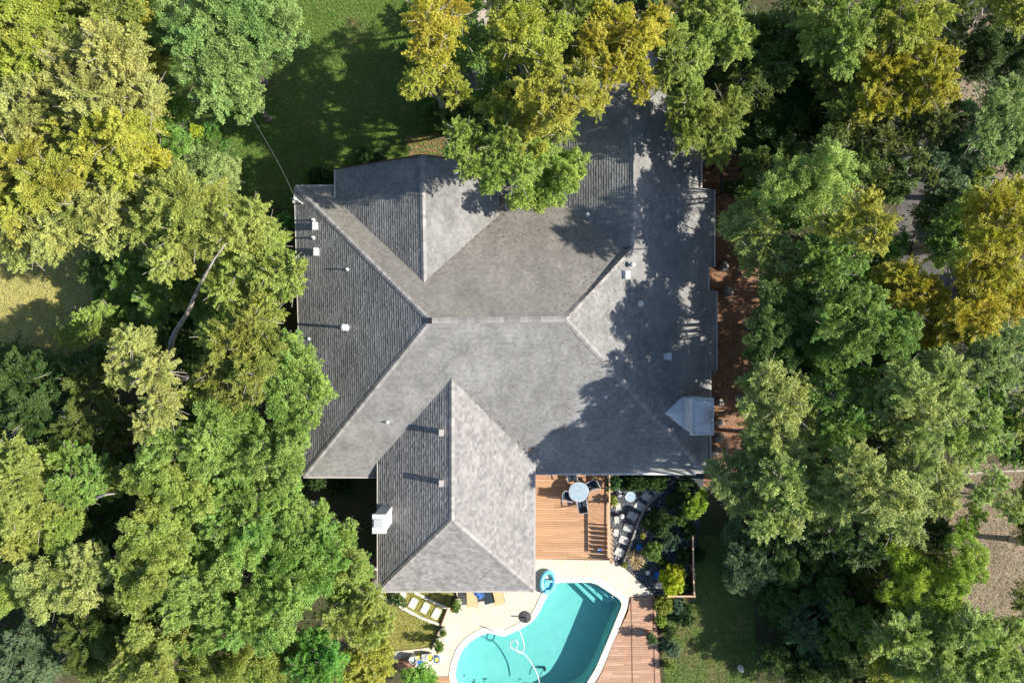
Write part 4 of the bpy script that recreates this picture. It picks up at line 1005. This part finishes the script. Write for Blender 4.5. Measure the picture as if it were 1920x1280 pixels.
TR = [
# ---- upper left
('yellow green tree filling the upper left corner', YEL,'elm',12,[(20,40,70),(80,-10,60),(30,130,60),(-50,60,70)]),
('olive tree second from the upper left corner along the top edge', OLI,'elm',11,[(125,20,60),(190,10,60),(150,70,45)]),
('pale yellow tree left of the grey green oak at the top', PALE,'elm',12.5,[(130,120,65),(200,90,60),(230,150,60),(170,180,60),(270,180,42)]),
('pale yellow tree at the left edge below the corner tree', PALE,'elm',11.5,[(30,210,60),(75,180,45),(80,250,40),(-20,160,50)]),
('grey green live oak reaching over the shaded lawn at upper left', SAGE,'oak',11,[(300,30,55),(360,60,60),(430,30,65),(500,20,55),(470,80,55),(530,60,40),(380,120,55),(400,175,42),(420,130,45)]),
('small grey green branch tree hanging over the lawn left of the house', SAGE,'oak',8.5,[(470,190,26),(455,222,14),(478,165,16)]),
('yellow tree between the pale trees and the dark green trees at upper left', YEL,'elm',12,[(215,250,55),(260,215,45),(170,270,50),(230,310,45),(130,240,45)]),
('olive gold tree beside the dark green trees left of the lawn', GOLD,'elm',10.5,[(280,300,42),(310,325,30),(245,340,35)]),
('dark green tree between the yellow trees and the bright green bush', GRN,'oak',8.5,[(310,215,34),(300,250,32),(330,270,30),(340,205,22)]),
('blue green tree below the bright green bush left of the roof corner', SAGE,'oak',8,[(350,300,36),(390,325,38),(425,322,30),(330,330,32),(420,345,25)]),
('yellow tree at the left edge in the second row of crowns', YEL,'elm',12,[(30,310,60),(90,340,60),(20,390,50),(-40,330,50),(110,290,30)]),
('broad yellow tree above the sunny lawn patch at the left', PALE,'elm',11.5,[(150,390,60),(90,430,50),(200,430,45),(40,450,50),(200,360,45)]),
('large olive yellow tree just left of the roof with a pale leaning trunk', YGR,'elm',12,[(330,370,62),(400,390,55),(280,420,55),(350,440,55),(430,430,50),(470,400,40),(290,360,40),(310,490,45)]),
('olive green tree whose twigs touch the left roof edge', YGR,'elm',11,[(480,450,50),(510,510,45),(450,500,45),(545,540,28),(420,540,40),(560,500,20),(490,565,36)]),
('feathery green tree at the right end of the sunny lawn patch', YGR,'elm',5.5,[(165,605,34),(190,590,26),(130,630,30),(205,620,24)]),
('green tree around the exposed leaning trunk', GRN,'elm',6.5,[(290,560,36),(330,530,34),(270,600,32),(370,510,30),(390,570,38),(430,590,34)]),
('pale yellow feathery tree below the exposed trunk', (.37,.42,.115),'elm',11.5,[(255,665,46),(290,700,40),(240,640,34),(300,760,40),(275,800,34),(225,700,34)]),
('olive tree with thin dead twigs between the trunk and the bright oak', OLI,'elm',11.5,[(430,650,50),(470,700,46),(400,700,40),(500,650,40),(440,740,34),(470,610,36)]),
('bright green oak overlapping the left slope of the roof', OAK,'oak',11,[(560,690,40),(600,735,26),(530,740,42),(582,778,24),(545,800,38),(540,650,32),(510,700,34),(600,715,18)]),
('bright green oak reaching down to the lower left roof corner', OAK,'oak',10.5,[(545,862,34),(510,860,40),(562,828,20),(520,915,34),(490,820,40),(545,900,18)]),
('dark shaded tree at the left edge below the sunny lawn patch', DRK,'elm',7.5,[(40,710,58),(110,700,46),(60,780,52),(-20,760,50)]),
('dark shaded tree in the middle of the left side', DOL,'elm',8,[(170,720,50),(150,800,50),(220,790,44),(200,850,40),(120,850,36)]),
('green oak in the centre of the left woods', OAK,'oak',11,[(420,790,52),(380,840,50),(450,850,46),(330,830,42),(290,850,34)]),
('light olive oak above the pale bare limb at the left', YGR,'oak',10.5,[(320,900,46),(370,930,42),(300,950,34),(270,890,36),(340,980,26)]),
('olive tree at the left edge level with the lower roof', YGR,'elm',10.5,[(35,900,44),(60,960,48),(10,960,44),(30,1020,36),(20,850,34)]),
('green oak with pale trunks showing at its left', OAK,'oak',9.5,[(130,860,36),(170,890,40),(120,910,30),(150,930,30)]),
('green oak left of the shaded gap beside the lower roof', OAK,'oak',10.5,[(440,920,46),(480,970,46),(420,980,42),(520,940,42),(460,1030,38),(550,970,36)]),
('green oak below the shaded gap left of the chimney', GRN,'oak',10,[(560,1030,48),(600,1000,34),(530,1080,44),(580,1090,40),(620,1040,30)]),
('light green crown in the middle of the lower left woods', YGR,'oak',11,[(270,1010,50),(310,1050,48),(240,1060,42),(290,1090,36),(330,1000,36),(250,1120,32)]),
('pale olive crown near the lower left corner of the woods', LSG,'oak',10,[(110,1090,46),(160,1060,42),(90,1130,38),(60,1080,34),(150,1120,34),(140,1050,30)]),
('green crown between the two light crowns of the lower left woods', OAK,'oak',10.5,[(380,1090,42),(360,1130,40),(420,1080,34),(330,1150,34),(400,1150,30),(340,1110,30)]),
('dark olive tree near the lower left corner', DOL,'oak',7.5,[(200,1170,50),(150,1200,46),(230,1200,42),(180,1240,44),(270,1160,34)]),
('yellow green tree at the bottom edge left of centre', YGR,'oak',9.5,[(250,1230,42),(290,1210,36),(290,1260,38),(230,1270,36),(350,1200,26),(260,1190,24)]),
('green oak left of the lower lawn', OAK,'oak',10.5,[(490,1120,46),(540,1130,40),(460,1170,42),(510,1190,38),(430,1190,34)]),
('yellow green tree between the oaks and the sunny lawn', YGR,'oak',9,[(650,1110,42),(690,1130,36),(640,1160,40),(690,1180,36),(660,1060,30),(720,1160,24)]),
('olive tree at the bottom edge below the green oaks', OLI,'oak',8.5,[(400,1250,46),(460,1240,42),(350,1270,38),(500,1270,38)]),
('bright green tree at the bottom edge near the brick planter', (.20,.40,.07),'oak',8.5,[(590,1210,38),(620,1240,32),(570,1250,34),(600,1270,28)]),
('yellow tree at the bottom edge left of the pool toys', YEL,'elm',7.5,[(680,1230,36),(710,1250,32),(650,1260,36),(720,1215,20),(690,1275,30)]),
('small bright green tree beside the pool toys at the bottom edge', (.26,.42,.07),'oak',3.4,[(790,1262,20),(770,1270,18),(805,1275,18),(780,1285,16)]),
('dark bluish tree in the lower left corner', BLG,'oak',6,[(40,1210,44),(80,1240,38),(20,1260,40),(60,1270,36)]),
('dark tree at the left edge above the lower left corner', DRK,'oak',7,[(40,1040,40),(80,1020,34),(100,990,32),(170,980,40),(210,960,30)]),
('shaded green tree behind the sunny lawn patch at the left', GRN,'elm',5,[(230,520,34),(260,490,34),(215,570,30),(240,600,30),(270,540,28)]),
('olive feathery tree just above the exposed leaning trunk', OLI,'elm',7,[(340,560,30),(310,530,30),(400,540,36),(440,600,34),(350,500,30)]),
('yellow green crown right of the exposed leaning trunk', YGR,'elm',10.5,[(400,630,34),(450,570,38),(500,590,34),(420,680,34),(370,740,34)]),
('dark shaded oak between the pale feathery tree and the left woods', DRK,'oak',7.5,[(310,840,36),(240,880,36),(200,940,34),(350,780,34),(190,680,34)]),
('green oak filling the wood between the roof corner oaks and the light crown', OAK,'oak',9.5,[(360,1010,40),(400,1040,36),(480,900,38),(350,870,36),(400,900,36),(510,1040,40)]),
('olive green tree along the left edge of the lower woods', YGR,'oak',9,[(90,870,40),(130,980,36),(0,1110,40),(60,1000,34),(210,900,34),(110,1000,34)]),
('green tree between the shaded gap and the sunny lawn', OAK,'oak',7.5,[(640,1020,30),(670,1070,30),(620,1080,36),(560,960,34),(600,960,24),(650,990,20)]),
('green oak at the bottom between the two yellow green trees', GRN,'oak',8,[(310,1150,36),(430,1130,36),(380,1200,36),(550,1230,36),(520,1240,34),(310,1210,30)]),
('yellow green tree filling the woods above the grey green oak trunk', YEL,'elm',10,[(260,20,34),(240,70,36),(280,110,34),(200,60,36),(100,180,40),(110,60,36)]),
('yellow crown under the larger ones at the left edge', YGR,'elm',9.5,[(100,260,44),(60,300,40),(170,340,40),(120,380,40),(0,290,40),(210,370,36),(250,380,36)]),
# ---- top centre
('golden tree at the top edge right of the shaded lawn', GOLD,'elm',13,[(800,30,44),(830,70,38),(790,90,32),(850,20,38),(820,110,24)],.6),
('small yellow tree over the right part of the shaded lawn', YEL,'elm',11,[(835,140,34),(860,175,28),(780,150,26),(765,170,20),(800,160,24),(810,130,22)]),
('olive gold tree at the top between the two mulch gaps', YEL,'elm',11.5,[(960,70,52),(930,110,34),(1010,100,42),(980,30,42),(1040,60,40)],.8),
('gold tree over the courtyard between the two upper roofs', YEL,'elm',12,[(1000,170,50),(940,210,44),(1040,210,42),(980,250,44),(1080,180,40),(1100,140,36),(1120,190,26),(1030,130,32)]),
('yellow green tree overlapping the upper left gable roof', YGR,'elm',11,[(890,270,44),(860,250,32),(930,290,44),(880,310,30),(970,320,38),(920,330,34),(848,285,20),(950,260,40),(1000,290,40)]),
('golden tree at the top edge above the upper roof', GOLD,'elm',11,[(1150,40,48),(1200,70,42),(1110,80,40),(1190,120,36),(1150,130,36),(1210,150,24),(1230,40,36),(1200,180,18)]),
('bright green tree growing up between the upper roofs', (.33,.46,.09),'oak',7.5,[(1000,350,36),(1040,310,36),(1062,335,28),(975,372,26),(1035,365,28),(1080,300,24),(1010,385,18),(1000,310,34),(1088,325,14)]),
('dark green tree behind the golden ones at the top edge', GRN,'elm',10.5,[(880,70,34),(870,20,32),(850,120,30),(900,110,26),(925,150,30),(905,190,26)],.6),
('olive tree behind the courtyard gold tree', OLI,'elm',10,[(1080,110,40),(1070,60,40),(1050,240,36),(1130,90,36),(1090,20,40),(1030,20,40)]),
# ---- top right
('olive tree on the top edge just right of the upper roof', OLI,'elm',10,[(1260,120,36),(1290,10,40),(1240,150,24),(1290,180,30),(1250,80,32)]),
('shaded green tree between the bright sage tree and the dark woods', DOL,'elm',8,[(1480,290,38),(1420,300,34),(1560,270,36),(1620,290,34),(1600,330,34),(1640,340,30)]),
('shaded green tree left of the large golden tree', DOL,'elm',7,[(1520,110,40),(1540,170,36),(1500,60,38),(1600,150,36),(1500,20,36)]),
('green tree straddling the upper bend of the driveway', DOL,'elm',9,[(1700,250,34),(1720,220,34),(1760,230,36),(1660,260,28),(1800,210,30),(1722,295,22),(1745,330,18),(1735,410,24)]),
('olive green tree between the driveway and the large gold tree', OLI,'elm',8,[(1810,380,34),(1770,330,28),(1840,330,26),(1760,380,28)]),
('green tree above the lower bend of the driveway', GRN,'elm',8,[(1660,470,34),(1640,500,32),(1690,450,20),(1600,540,36),(1640,560,36),(1700,620,36),(1560,540,30)]),
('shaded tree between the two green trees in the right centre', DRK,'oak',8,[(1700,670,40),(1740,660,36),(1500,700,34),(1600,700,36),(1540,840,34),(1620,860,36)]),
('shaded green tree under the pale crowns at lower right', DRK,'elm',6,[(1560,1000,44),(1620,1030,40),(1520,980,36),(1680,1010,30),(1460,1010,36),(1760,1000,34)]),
('low green tree under the pale crown near the bottom right', GRN,'oak',4.5,[(1700,1140,36),(1620,1180,36),(1580,1150,30),(1640,1210,30),(1740,1150,30),(1560,1200,30)]),
('olive grey tree right of the upper roof at the top edge', YGR,'elm',9.5,[(1310,60,55),(1350,20,50),(1290,120,44),(1370,80,46),(1270,170,34),(1260,70,36)]),
('olive tree overhanging the upper right roof slope', OLI,'elm',8,[(1310,210,44),(1350,240,42),(1290,250,34),(1340,280,34),(1370,200,38),(1270,220,26)]),
('dark olive tree behind the overhanging one at upper right', DOL,'elm',7.5,[(1430,60,50),(1460,110,44),(1400,140,44),(1420,180,40),(1480,60,42)]),
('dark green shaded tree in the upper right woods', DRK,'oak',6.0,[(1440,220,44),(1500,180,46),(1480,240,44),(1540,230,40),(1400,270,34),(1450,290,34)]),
('olive green tree at the top edge in the upper right woods', YGR,'elm',10,[(1550,30,52),(1600,60,46),(1540,80,40),(1640,20,46),(1580,110,36)]),
('large golden tree in the upper right woods', GOLD,'elm',9.5,[(1660,130,54),(1720,110,52),(1750,160,46),(1700,180,46),(1640,190,40),(1770,110,34)]),
('shaded tree straddling the top edge above the courtyard', YGR,'elm',11,[(1000,-30,40),(930,-20,36),(1060,-50,40)],.5),
('sparse olive tree at the right edge above the dry lawn', OLI,'elm',8,[(1935,930,34),(1960,1000,44),(1990,1070,40),(1930,1130,30)]),
('olive green tree at the right edge beside the dark asphalt', YGR,'elm',9.5,[(1925,790,34),(1960,840,44),(1930,750,30)]),
('light green low tree between the red mulch and the chimney tree', GRN,'elm',6,[(1425,700,24),(1420,850,30),(1405,825,20),(1400,860,22)]),
('dark green low tree below the trellis', GRN,'oak',5,[(1430,340,34),(1410,370,28),(1460,400,34),(1440,300,26)]),
('tree at the far right whose limbs shade the dry lawn', OLI,'elm',10,[(2160,960,60),(2230,900,60),(2120,1040,50),(2230,1090,50),(2100,900,40)],.8),
('dark tree covering the left half of the dry ground at the top right', DOL,'elm',7,[(1800,20,34),(1790,60,30),(1830,-10,30),(1800,130,26)]),
('sage crown between the gold trees and the dry lawn', LSG,'elm',9,[(1900,950,30),(1870,900,26),(1840,930,24)]),
('green crown covering the driveway edge near the dark asphalt', GRN,'elm',9,[(1860,740,36),(1830,760,34),(1890,780,30),(1900,850,30),(1870,800,30)]),
('gold tree at the top edge left of the dry ground', YEL,'elm',10,[(1700,50,46),(1750,30,40),(1680,10,40),(1720,80,36)]),
('olive tree below the large golden tree', OLI,'elm',8,[(1600,200,42),(1570,170,36),(1640,230,34),(1590,240,34),(1550,140,34)]),
('dark tree in the dry ground at the upper right edge', DRK,'oak',7,[(1850,90,42),(1890,60,40),(1880,120,42),(1840,130,30),(1920,100,36)]),
('blue green tree at the right edge below the dry ground', SAGE,'elm',9.5,[(1860,210,44),(1890,180,40),(1840,250,34),(1900,240,38),(1870,280,32)]),
('yellow tip of a tree at the upper right corner', YEL,'elm',10,[(1900,10,36),(1930,30,36),(1880,-10,30)]),
('grey green tree between the driveway and the dry ground', BLG,'elm',8,[(1790,270,38),(1820,310,40),(1780,350,42),(1750,300,28),(1830,360,34)]),
# ---- right of the upper roof
('bright sage tree right of the dark trellis', LSG,'oak',10.5,[(1540,320,46),(1490,340,42),(1570,360,40),(1520,380,40),(1450,360,36),(1580,310,32),(1550,290,28)],.8),
('pointed light green tree beside the red mulch', LSG,'elm',9,[(1400,430,40),(1430,470,44),(1372,425,26),(1390,400,30),(1470,480,36),(1450,520,32),(1500,520,24),(1430,420,30)]),
('gold green tree beside the driveway', YEL,'elm',13.6,[(1620,390,40),(1650,425,34),(1585,425,36),(1640,455,30),(1540,420,26)]),
('mid green tree between the light green tree and the driveway', GRN,'elm',10.5,[(1560,450,44),(1530,480,38),(1600,480,38),(1560,510,38)]),
('golden tree crossing the lower bend of the driveway', GOLD,'elm',10,[(1690,510,36),(1730,540,40),(1760,560,32),(1700,570,36),(1660,530,30),(1770,600,26)]),
('dark green tree right of the driveway', GRN,'elm',9,[(1790,410,40),(1820,450,42),(1780,480,38),(1760,440,28)]),
('large gold tree at the right edge', GOLD,'elm',12,[(1860,380,46),(1900,430,50),(1850,450,44),(1880,500,48),(1830,520,40),(1900,360,36)]),
('gold tree below the large gold tree at the right edge', GOLD,'elm',11,[(1850,570,46),(1900,560,44),(1800,590,38),(1780,620,36),(1740,630,32),(1840,610,34)]),
# ---- right centre
('dark green tree right of the mulch strip', (.12,.20,.05),'oak',10.5,[(1470,600,46),(1435,620,40),(1500,640,46),(1450,660,42),(1520,590,42),(1432,668,24),(1450,560,32),(1500,550,34)]),
('green tree in the centre of the right woods', GRN,'oak',12,[(1560,600,46),(1600,640,44),(1550,660,42),(1640,600,40),(1620,560,36),(1680,640,34),(1700,610,28)]),
('light green tree beside the big white chimney', LSG,'elm',11.2,[(1436,735,44),(1470,760,48),(1440,800,44),(1470,820,44),(1510,790,40),(1402,762,22),(1500,730,36),(1440,700,32)],.72),
('green tree between the chimney tree and the driveway end', GRN,'elm',11,[(1560,740,44),(1600,790,46),(1560,820,42),(1640,750,40),(1620,710,34)],.65),
('pale green tree left of the dark asphalt corner', LSG,'elm',12,[(1720,740,50),(1770,700,46),(1680,790,44),(1740,800,46),(1790,750,40),(1690,700,36)]),
('sage tree at the right edge above the dark asphalt', SAGE,'elm',11,[(1850,660,48),(1900,640,44),(1870,700,40),(1820,700,36),(1910,700,34)]),
('pale green crown beside the dark asphalt corner', LSG,'elm',10.5,[(1850,800,38),(1820,840,40),(1880,830,24),(1790,820,36),(1850,770,24)]),
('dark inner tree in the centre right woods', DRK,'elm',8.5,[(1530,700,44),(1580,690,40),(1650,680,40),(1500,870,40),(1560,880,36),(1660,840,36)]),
('sage tree overhanging the lower right roof corner', SAGE,'elm',10,[(1370,880,40),(1400,920,40),(1350,910,26),(1420,870,42),(1380,940,30),(1340,880,20)],.75),
('long pale sage tree over the lawn right of the garden', LSG,'elm',11.5,[(1470,900,46),(1500,940,44),(1450,960,40),(1430,990,28),(1510,870,40),(1480,990,26),(1545,920,38)]),
('large pale sage crown in the lower right woods', LSG,'elm',13,[(1620,900,54),(1680,930,54),(1720,880,50),(1640,960,46),(1700,980,44),(1580,940,40),(1760,930,44),(1780,890,34),(1600,860,40)]),
# ---- lower right
('dark bluish tree beside the shaded lawn at lower right', BLG,'oak',3.4,[(1400,1040,36),(1390,1080,34),(1430,1070,34),(1380,1000,26)]),
('dark tree below the long pale sage tree', DRK,'oak',4.2,[(1480,1050,44),(1530,1030,42),(1500,1100,44),(1560,1080,42),(1450,1120,36),(1600,1060,40)]),
('bright yellow green tree left of the dry lawn', (.38,.48,.06),'oak',6.5,[(1700,1060,30),(1720,1100,36),(1680,1030,26),(1740,1070,24),(1700,1120,30),(1670,1110,24)]),
('bright green tree touching the dry lawn at lower right', (.34,.46,.07),'oak',7,[(1810,1030,32),(1790,1080,34),(1820,1070,26),(1780,1120,32),(1760,1140,28),(1830,960,18),(1810,990,22)]),
('dark olive tree between the two bright green ones', DOL,'oak',4.6,[(1640,1080,38),(1750,1040,34),(1610,1120,40),(1650,1140,38),(1760,1090,26)]),
('blue green tree in the lower right woods', BLG,'elm',4,[(1490,1150,34),(1510,1190,34),(1570,1140,32),(1580,1190,34),(1530,1220,34)]),
('dark tree at the bottom edge in the lower right woods', DRK,'oak',4,[(1560,1250,44),(1500,1260,42),(1610,1230,36),(1450,1240,34)]),
('yellow green bush like tree at the bottom edge lower right', YEL,'oak',6,[(1650,1265,26),(1640,1240,18),(1670,1285,20)]),
('pale sage tree at the bottom edge lower right', LSG,'elm',7.5,[(1700,1190,48),(1660,1200,34),(1740,1230,46),(1700,1250,44),(1750,1180,38),(1720,1150,30)]),
('pale feathery tree in the lower right corner', LSG,'elm',8.5,[(1830,1180,44),(1800,1220,46),(1870,1220,46),(1840,1260,46),(1900,1180,34),(1910,1270,44),(1780,1265,38)]),
]
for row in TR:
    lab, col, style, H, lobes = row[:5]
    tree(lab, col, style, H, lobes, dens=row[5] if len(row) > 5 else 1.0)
# exposed leaning limbs of the big tree left of the roof
def limb(pts, rad, label, n=8):
    pts = [W(x, y, z) for x, y, z in pts]; b = MB(); b.tube(pts, rad, n)
    o = b.build('bare_trunk', M_pale, smooth=True, at=(pts[0].x, pts[0].y, 0)); tag(o, label, 'tree trunk')
limb([(318,690,0),(318,672,3),(322,640,5),(330,620,6.2),(350,590,7.3),(370,545,8.6),(385,515,9.6),(402,485,10.4),(425,455,10.9)], [.22,.18,.15,.13,.115,.095,.07,.045,.02], 'pale leaning trunk showing in the gap left of the roof')
limb([(150,950,3.5),(165,938,7.6),(180,932,8.4),(196,927,9),(215,925,9.2)], [.17,.13,.10,.06,.02], 'bare whitish limb in the lower left woods')
limb([(60,925,2),(70,935,7),(84,938,8),(95,950,8.4),(108,962,8.7)], [.18,.14,.11,.07,.02], 'white bare trunk near the left edge of the lower woods')
limb([(1555,118,5),(1580,92,7.2),(1605,72,8.1),(1635,58,8.6)], [.12,.09,.06,.02], 'grey bare limb in the upper right woods')

# ---------------------------------------------------------------- grass, litter and ground cover
def in_poly(x, y, poly):
    r = np.zeros(len(x), bool); n = len(poly)
    for i in range(n):
        x1, y1 = poly[i]; x2, y2 = poly[(i+1) % n]
        c_ = ((y1 > y) != (y2 > y)) & (x < (x2-x1)*(y-y1)/((y2-y1)+1e-12)+x1); r ^= c_
    return r
def scatter(polypx, dens, hole=None):
    P_ = pxpoly(polypx); xs = [p[0] for p in P_]; ys = [p[1] for p in P_]
    n = int((max(xs)-min(xs))*(max(ys)-min(ys))*dens); x = rng.uniform(min(xs), max(xs), n); y = rng.uniform(min(ys), max(ys), n)
    k = in_poly(x, y, P_)
    if hole is not None: k &= ~in_poly(x, y, hole)
    return x[k], y[k]
def stuff(name, label, cat, x, y, z, col, size, wid, flat, tint=None):
    n = len(x); fe = 0 if flat else .16; x = x+rng.normal(size=n)*fe; y = y+rng.normal(size=n)*fe; c = np.stack([x, y, np.full(n, z)+rng.uniform(0, size*.35, n)], 1); ax = rng.normal(size=(n, 3)); ax[:, 2] = np.abs(ax[:, 2])*(0.15 if flat else 1.6)
    o = bpy.data.objects.new(name, leaves_mesh(name, c, ax, size, rng.uniform(0, 1, n) if tint is None else tint, wid)); COL.objects.link(o); o.color = (*col, 1); tag(o, label, cat, kind='stuff')
house_pts = pxpoly([(560,355),(1338,355),(1338,880),(560,890)])
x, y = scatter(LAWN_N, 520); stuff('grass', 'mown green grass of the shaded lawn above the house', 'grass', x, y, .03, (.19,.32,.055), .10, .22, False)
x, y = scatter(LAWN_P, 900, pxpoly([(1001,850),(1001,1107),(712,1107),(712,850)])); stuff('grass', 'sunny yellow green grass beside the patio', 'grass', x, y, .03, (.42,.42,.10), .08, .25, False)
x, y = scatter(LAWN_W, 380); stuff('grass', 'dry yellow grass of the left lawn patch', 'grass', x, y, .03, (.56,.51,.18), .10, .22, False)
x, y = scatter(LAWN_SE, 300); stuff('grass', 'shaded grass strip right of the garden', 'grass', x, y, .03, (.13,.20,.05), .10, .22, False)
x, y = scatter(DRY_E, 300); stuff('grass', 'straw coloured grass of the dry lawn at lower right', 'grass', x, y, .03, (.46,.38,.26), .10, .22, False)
n = 60000; x = rng.uniform(-33, 33, n); y = rng.uniform(-22, 22, n)
bad = in_poly(x, y, house_pts)
for q in (LAWN_N, LAWN_P, DRY_E): bad |= in_poly(x, y, pxpoly(q))
bad |= in_poly(x, y, pxpoly([(700,860),(1330,860),(1330,1300),(720,1300)])) 
k = ~bad; x, y = x[k], y[k]
stuff('leaf_litter', 'brown fallen leaves under the trees', 'leaf litter', x, y, .015, (.17,.12,.07), .075, .6, True)
n = 42000; x = rng.uniform(-33, 33, n); y = rng.uniform(-22, 22, n)
fld = np.sin(x*.8+1.3*np.sin(y*.5))+np.cos(y*.9+1.1*np.sin(x*.37)) + rng.normal(size=n)*.3
k = (fld > .1) & ~in_poly(x, y, pxpoly([(560,250),(1450,250),(1450,1300),(700,1300),(560,890)]))
for q in (LAWN_N, LAWN_P, LAWN_W, LAWN_SE, DRY_E): k &= ~in_poly(x, y, pxpoly(q))
x, y = x[k], y[k]; stuff('ground_cover', 'dark green undergrowth covering the ground below the trees', 'undergrowth', x, y, .10, (.10,.17,.04), .16, .6, False)
# thicket below the trees
n = 260; px_ = rng.uniform(-40, 1960, n*5); py_ = rng.uniform(-40, 1320, n*5)
ok = ~in_poly(px_, py_, [(440,-80),(760,-80),(760,240),(1440,240),(1440,930),(1440,1320),(560,1320),(560,980),(500,880),(520,380),(400,300)])
for q in ([(-60,460),(170,460),(170,640),(-60,640)], [(1800,868),(1960,868),(1960,1150),(1820,1150)], [(1660,150),(1760,150),(1790,470),(1960,740),(1960,870),(1830,850),(1690,520)], [(1780,0),(1960,0),(1960,140),(1780,110)]): ok &= ~in_poly(px_, py_, q)
px_, py_ = px_[ok][:n], py_[ok][:n]; ls = []
for a_, b_ in zip(px_, py_):
    q = W(a_, b_, 1.0); r_ = rng.uniform(.7, 1.5); ls.append(((q.x, q.y, rng.uniform(.3, 2.4)), r_, .75, .75))
    if rng.uniform() < .6: ls.append(((q.x+rng.uniform(-1,1), q.y+rng.uniform(-1,1), rng.uniform(.2, 1.5)), r_*.7, .75, .7))
cc, ax, t = crown_arrays(ls, 'elm', .085); cc[:, 2] = np.maximum(cc[:, 2], .05)
o = bpy.data.objects.new('thicket', leaves_mesh('thicket', cc, ax, .085, t)); COL.objects.link(o); o.color = (.13,.20,.05,1); tag(o, 'green thicket growing below and between the trees', 'undergrowth', kind='stuff')
m_ = 900; x = rng.uniform(-3.4, 6.6, m_); y = rng.uniform(-20.5, -14.3, m_); k = in_poly(x, y, offset(pool, -.08)); k &= rng.uniform(0, 1, m_) < np.where(x < -1.2, .25, .10); x, y = x[k], y[k]
stuff('leaf_litter', 'a few brown leaves floating on the pool', 'leaf litter', x, y, -.047, (.22,.17,.07), .05, .6, True)
x, y = scatter([(1003,1048),(1145,1050),(1228,1116),(1180,1118),(1120,1090),(1042,1088),(1003,1100)], 2.2); stuff('leaf_litter', 'scattered dry leaves on the cream patio', 'leaf litter', x, y, PATIO_Z+.006, (.24,.16,.08), .05, .5, True)
x, y = scatter([(1183,1119),(1228,1117),(1240,1290),(1150,1290)], 9); stuff('leaf_litter', 'scattered dry leaves on the weathered deck', 'leaf litter', x, y, dz2+.008, (.20,.12,.06), .05, .5, True)
# leaves blown on to the roof valleys and gutters
L_ = []
for (a, b_, p1) in ((ra, Vector((e1.x, W(0,405,e1.z).y, e1.z)), plN), (Hn, W(1093,368,3.6), plN), (sa, Vector((ends[1].x, W(0,852,zeS).y, ends[1].z)), plS), (Hn, B, plE)):
    m_ = 260; t_ = rng.uniform(0, 1, m_)**.7; x = a.x+(b_.x-a.x)*t_+rng.normal(size=m_)*.16; y = a.y+(b_.y-a.y)*t_+rng.normal(size=m_)*.16
    L_.append(np.stack([x, y, [plz(p1, xx, yy)+.06 for xx, yy in zip(x, y)]], 1))
m_ = 1500; x = rng.uniform(2.5, 10.6, m_); y = rng.uniform(-6.2, 9.5, m_); zz = np.array([min(plz(plE, a, c), plz(plN, a, c) if a < 6 else 99, plz(plS, a, c)) for a, c in zip(x, y)]); L_.append(np.stack([x, y, zz+.04], 1))
m_ = 500; x = rng.uniform(-1.2, 4, m_); y = rng.uniform(5.2, 8.0, m_); L_.append(np.stack([x, y, [plz(plN, a, c)+.04 for a, c in zip(x, y)]], 1))
c = np.concatenate(L_); ax = rng.normal(size=(len(c), 3)); ax[:, 2] *= .1
o = bpy.data.objects.new('leaf_litter', leaves_mesh('leaf_litter', c, ax, .05, rng.uniform(0, 1, len(c)), .6)); COL.objects.link(o); o.color = (.20,.13,.07,1); tag(o, 'brown leaves blown into the valleys of the grey roof', 'leaf litter', kind='stuff')
x, y = scatter([(1100,930),(1142,930),(1142,1046),(1100,1046)], 45); stuff('leaf_litter', 'small brown leaves standing in for dappled leaf shade on the upper deck by the railing', 'leaf litter', x, y, dz1+.006, (.24,.12,.06), .05, .5, True)  # brown leaf flecks stand in for the dappled plant shade here
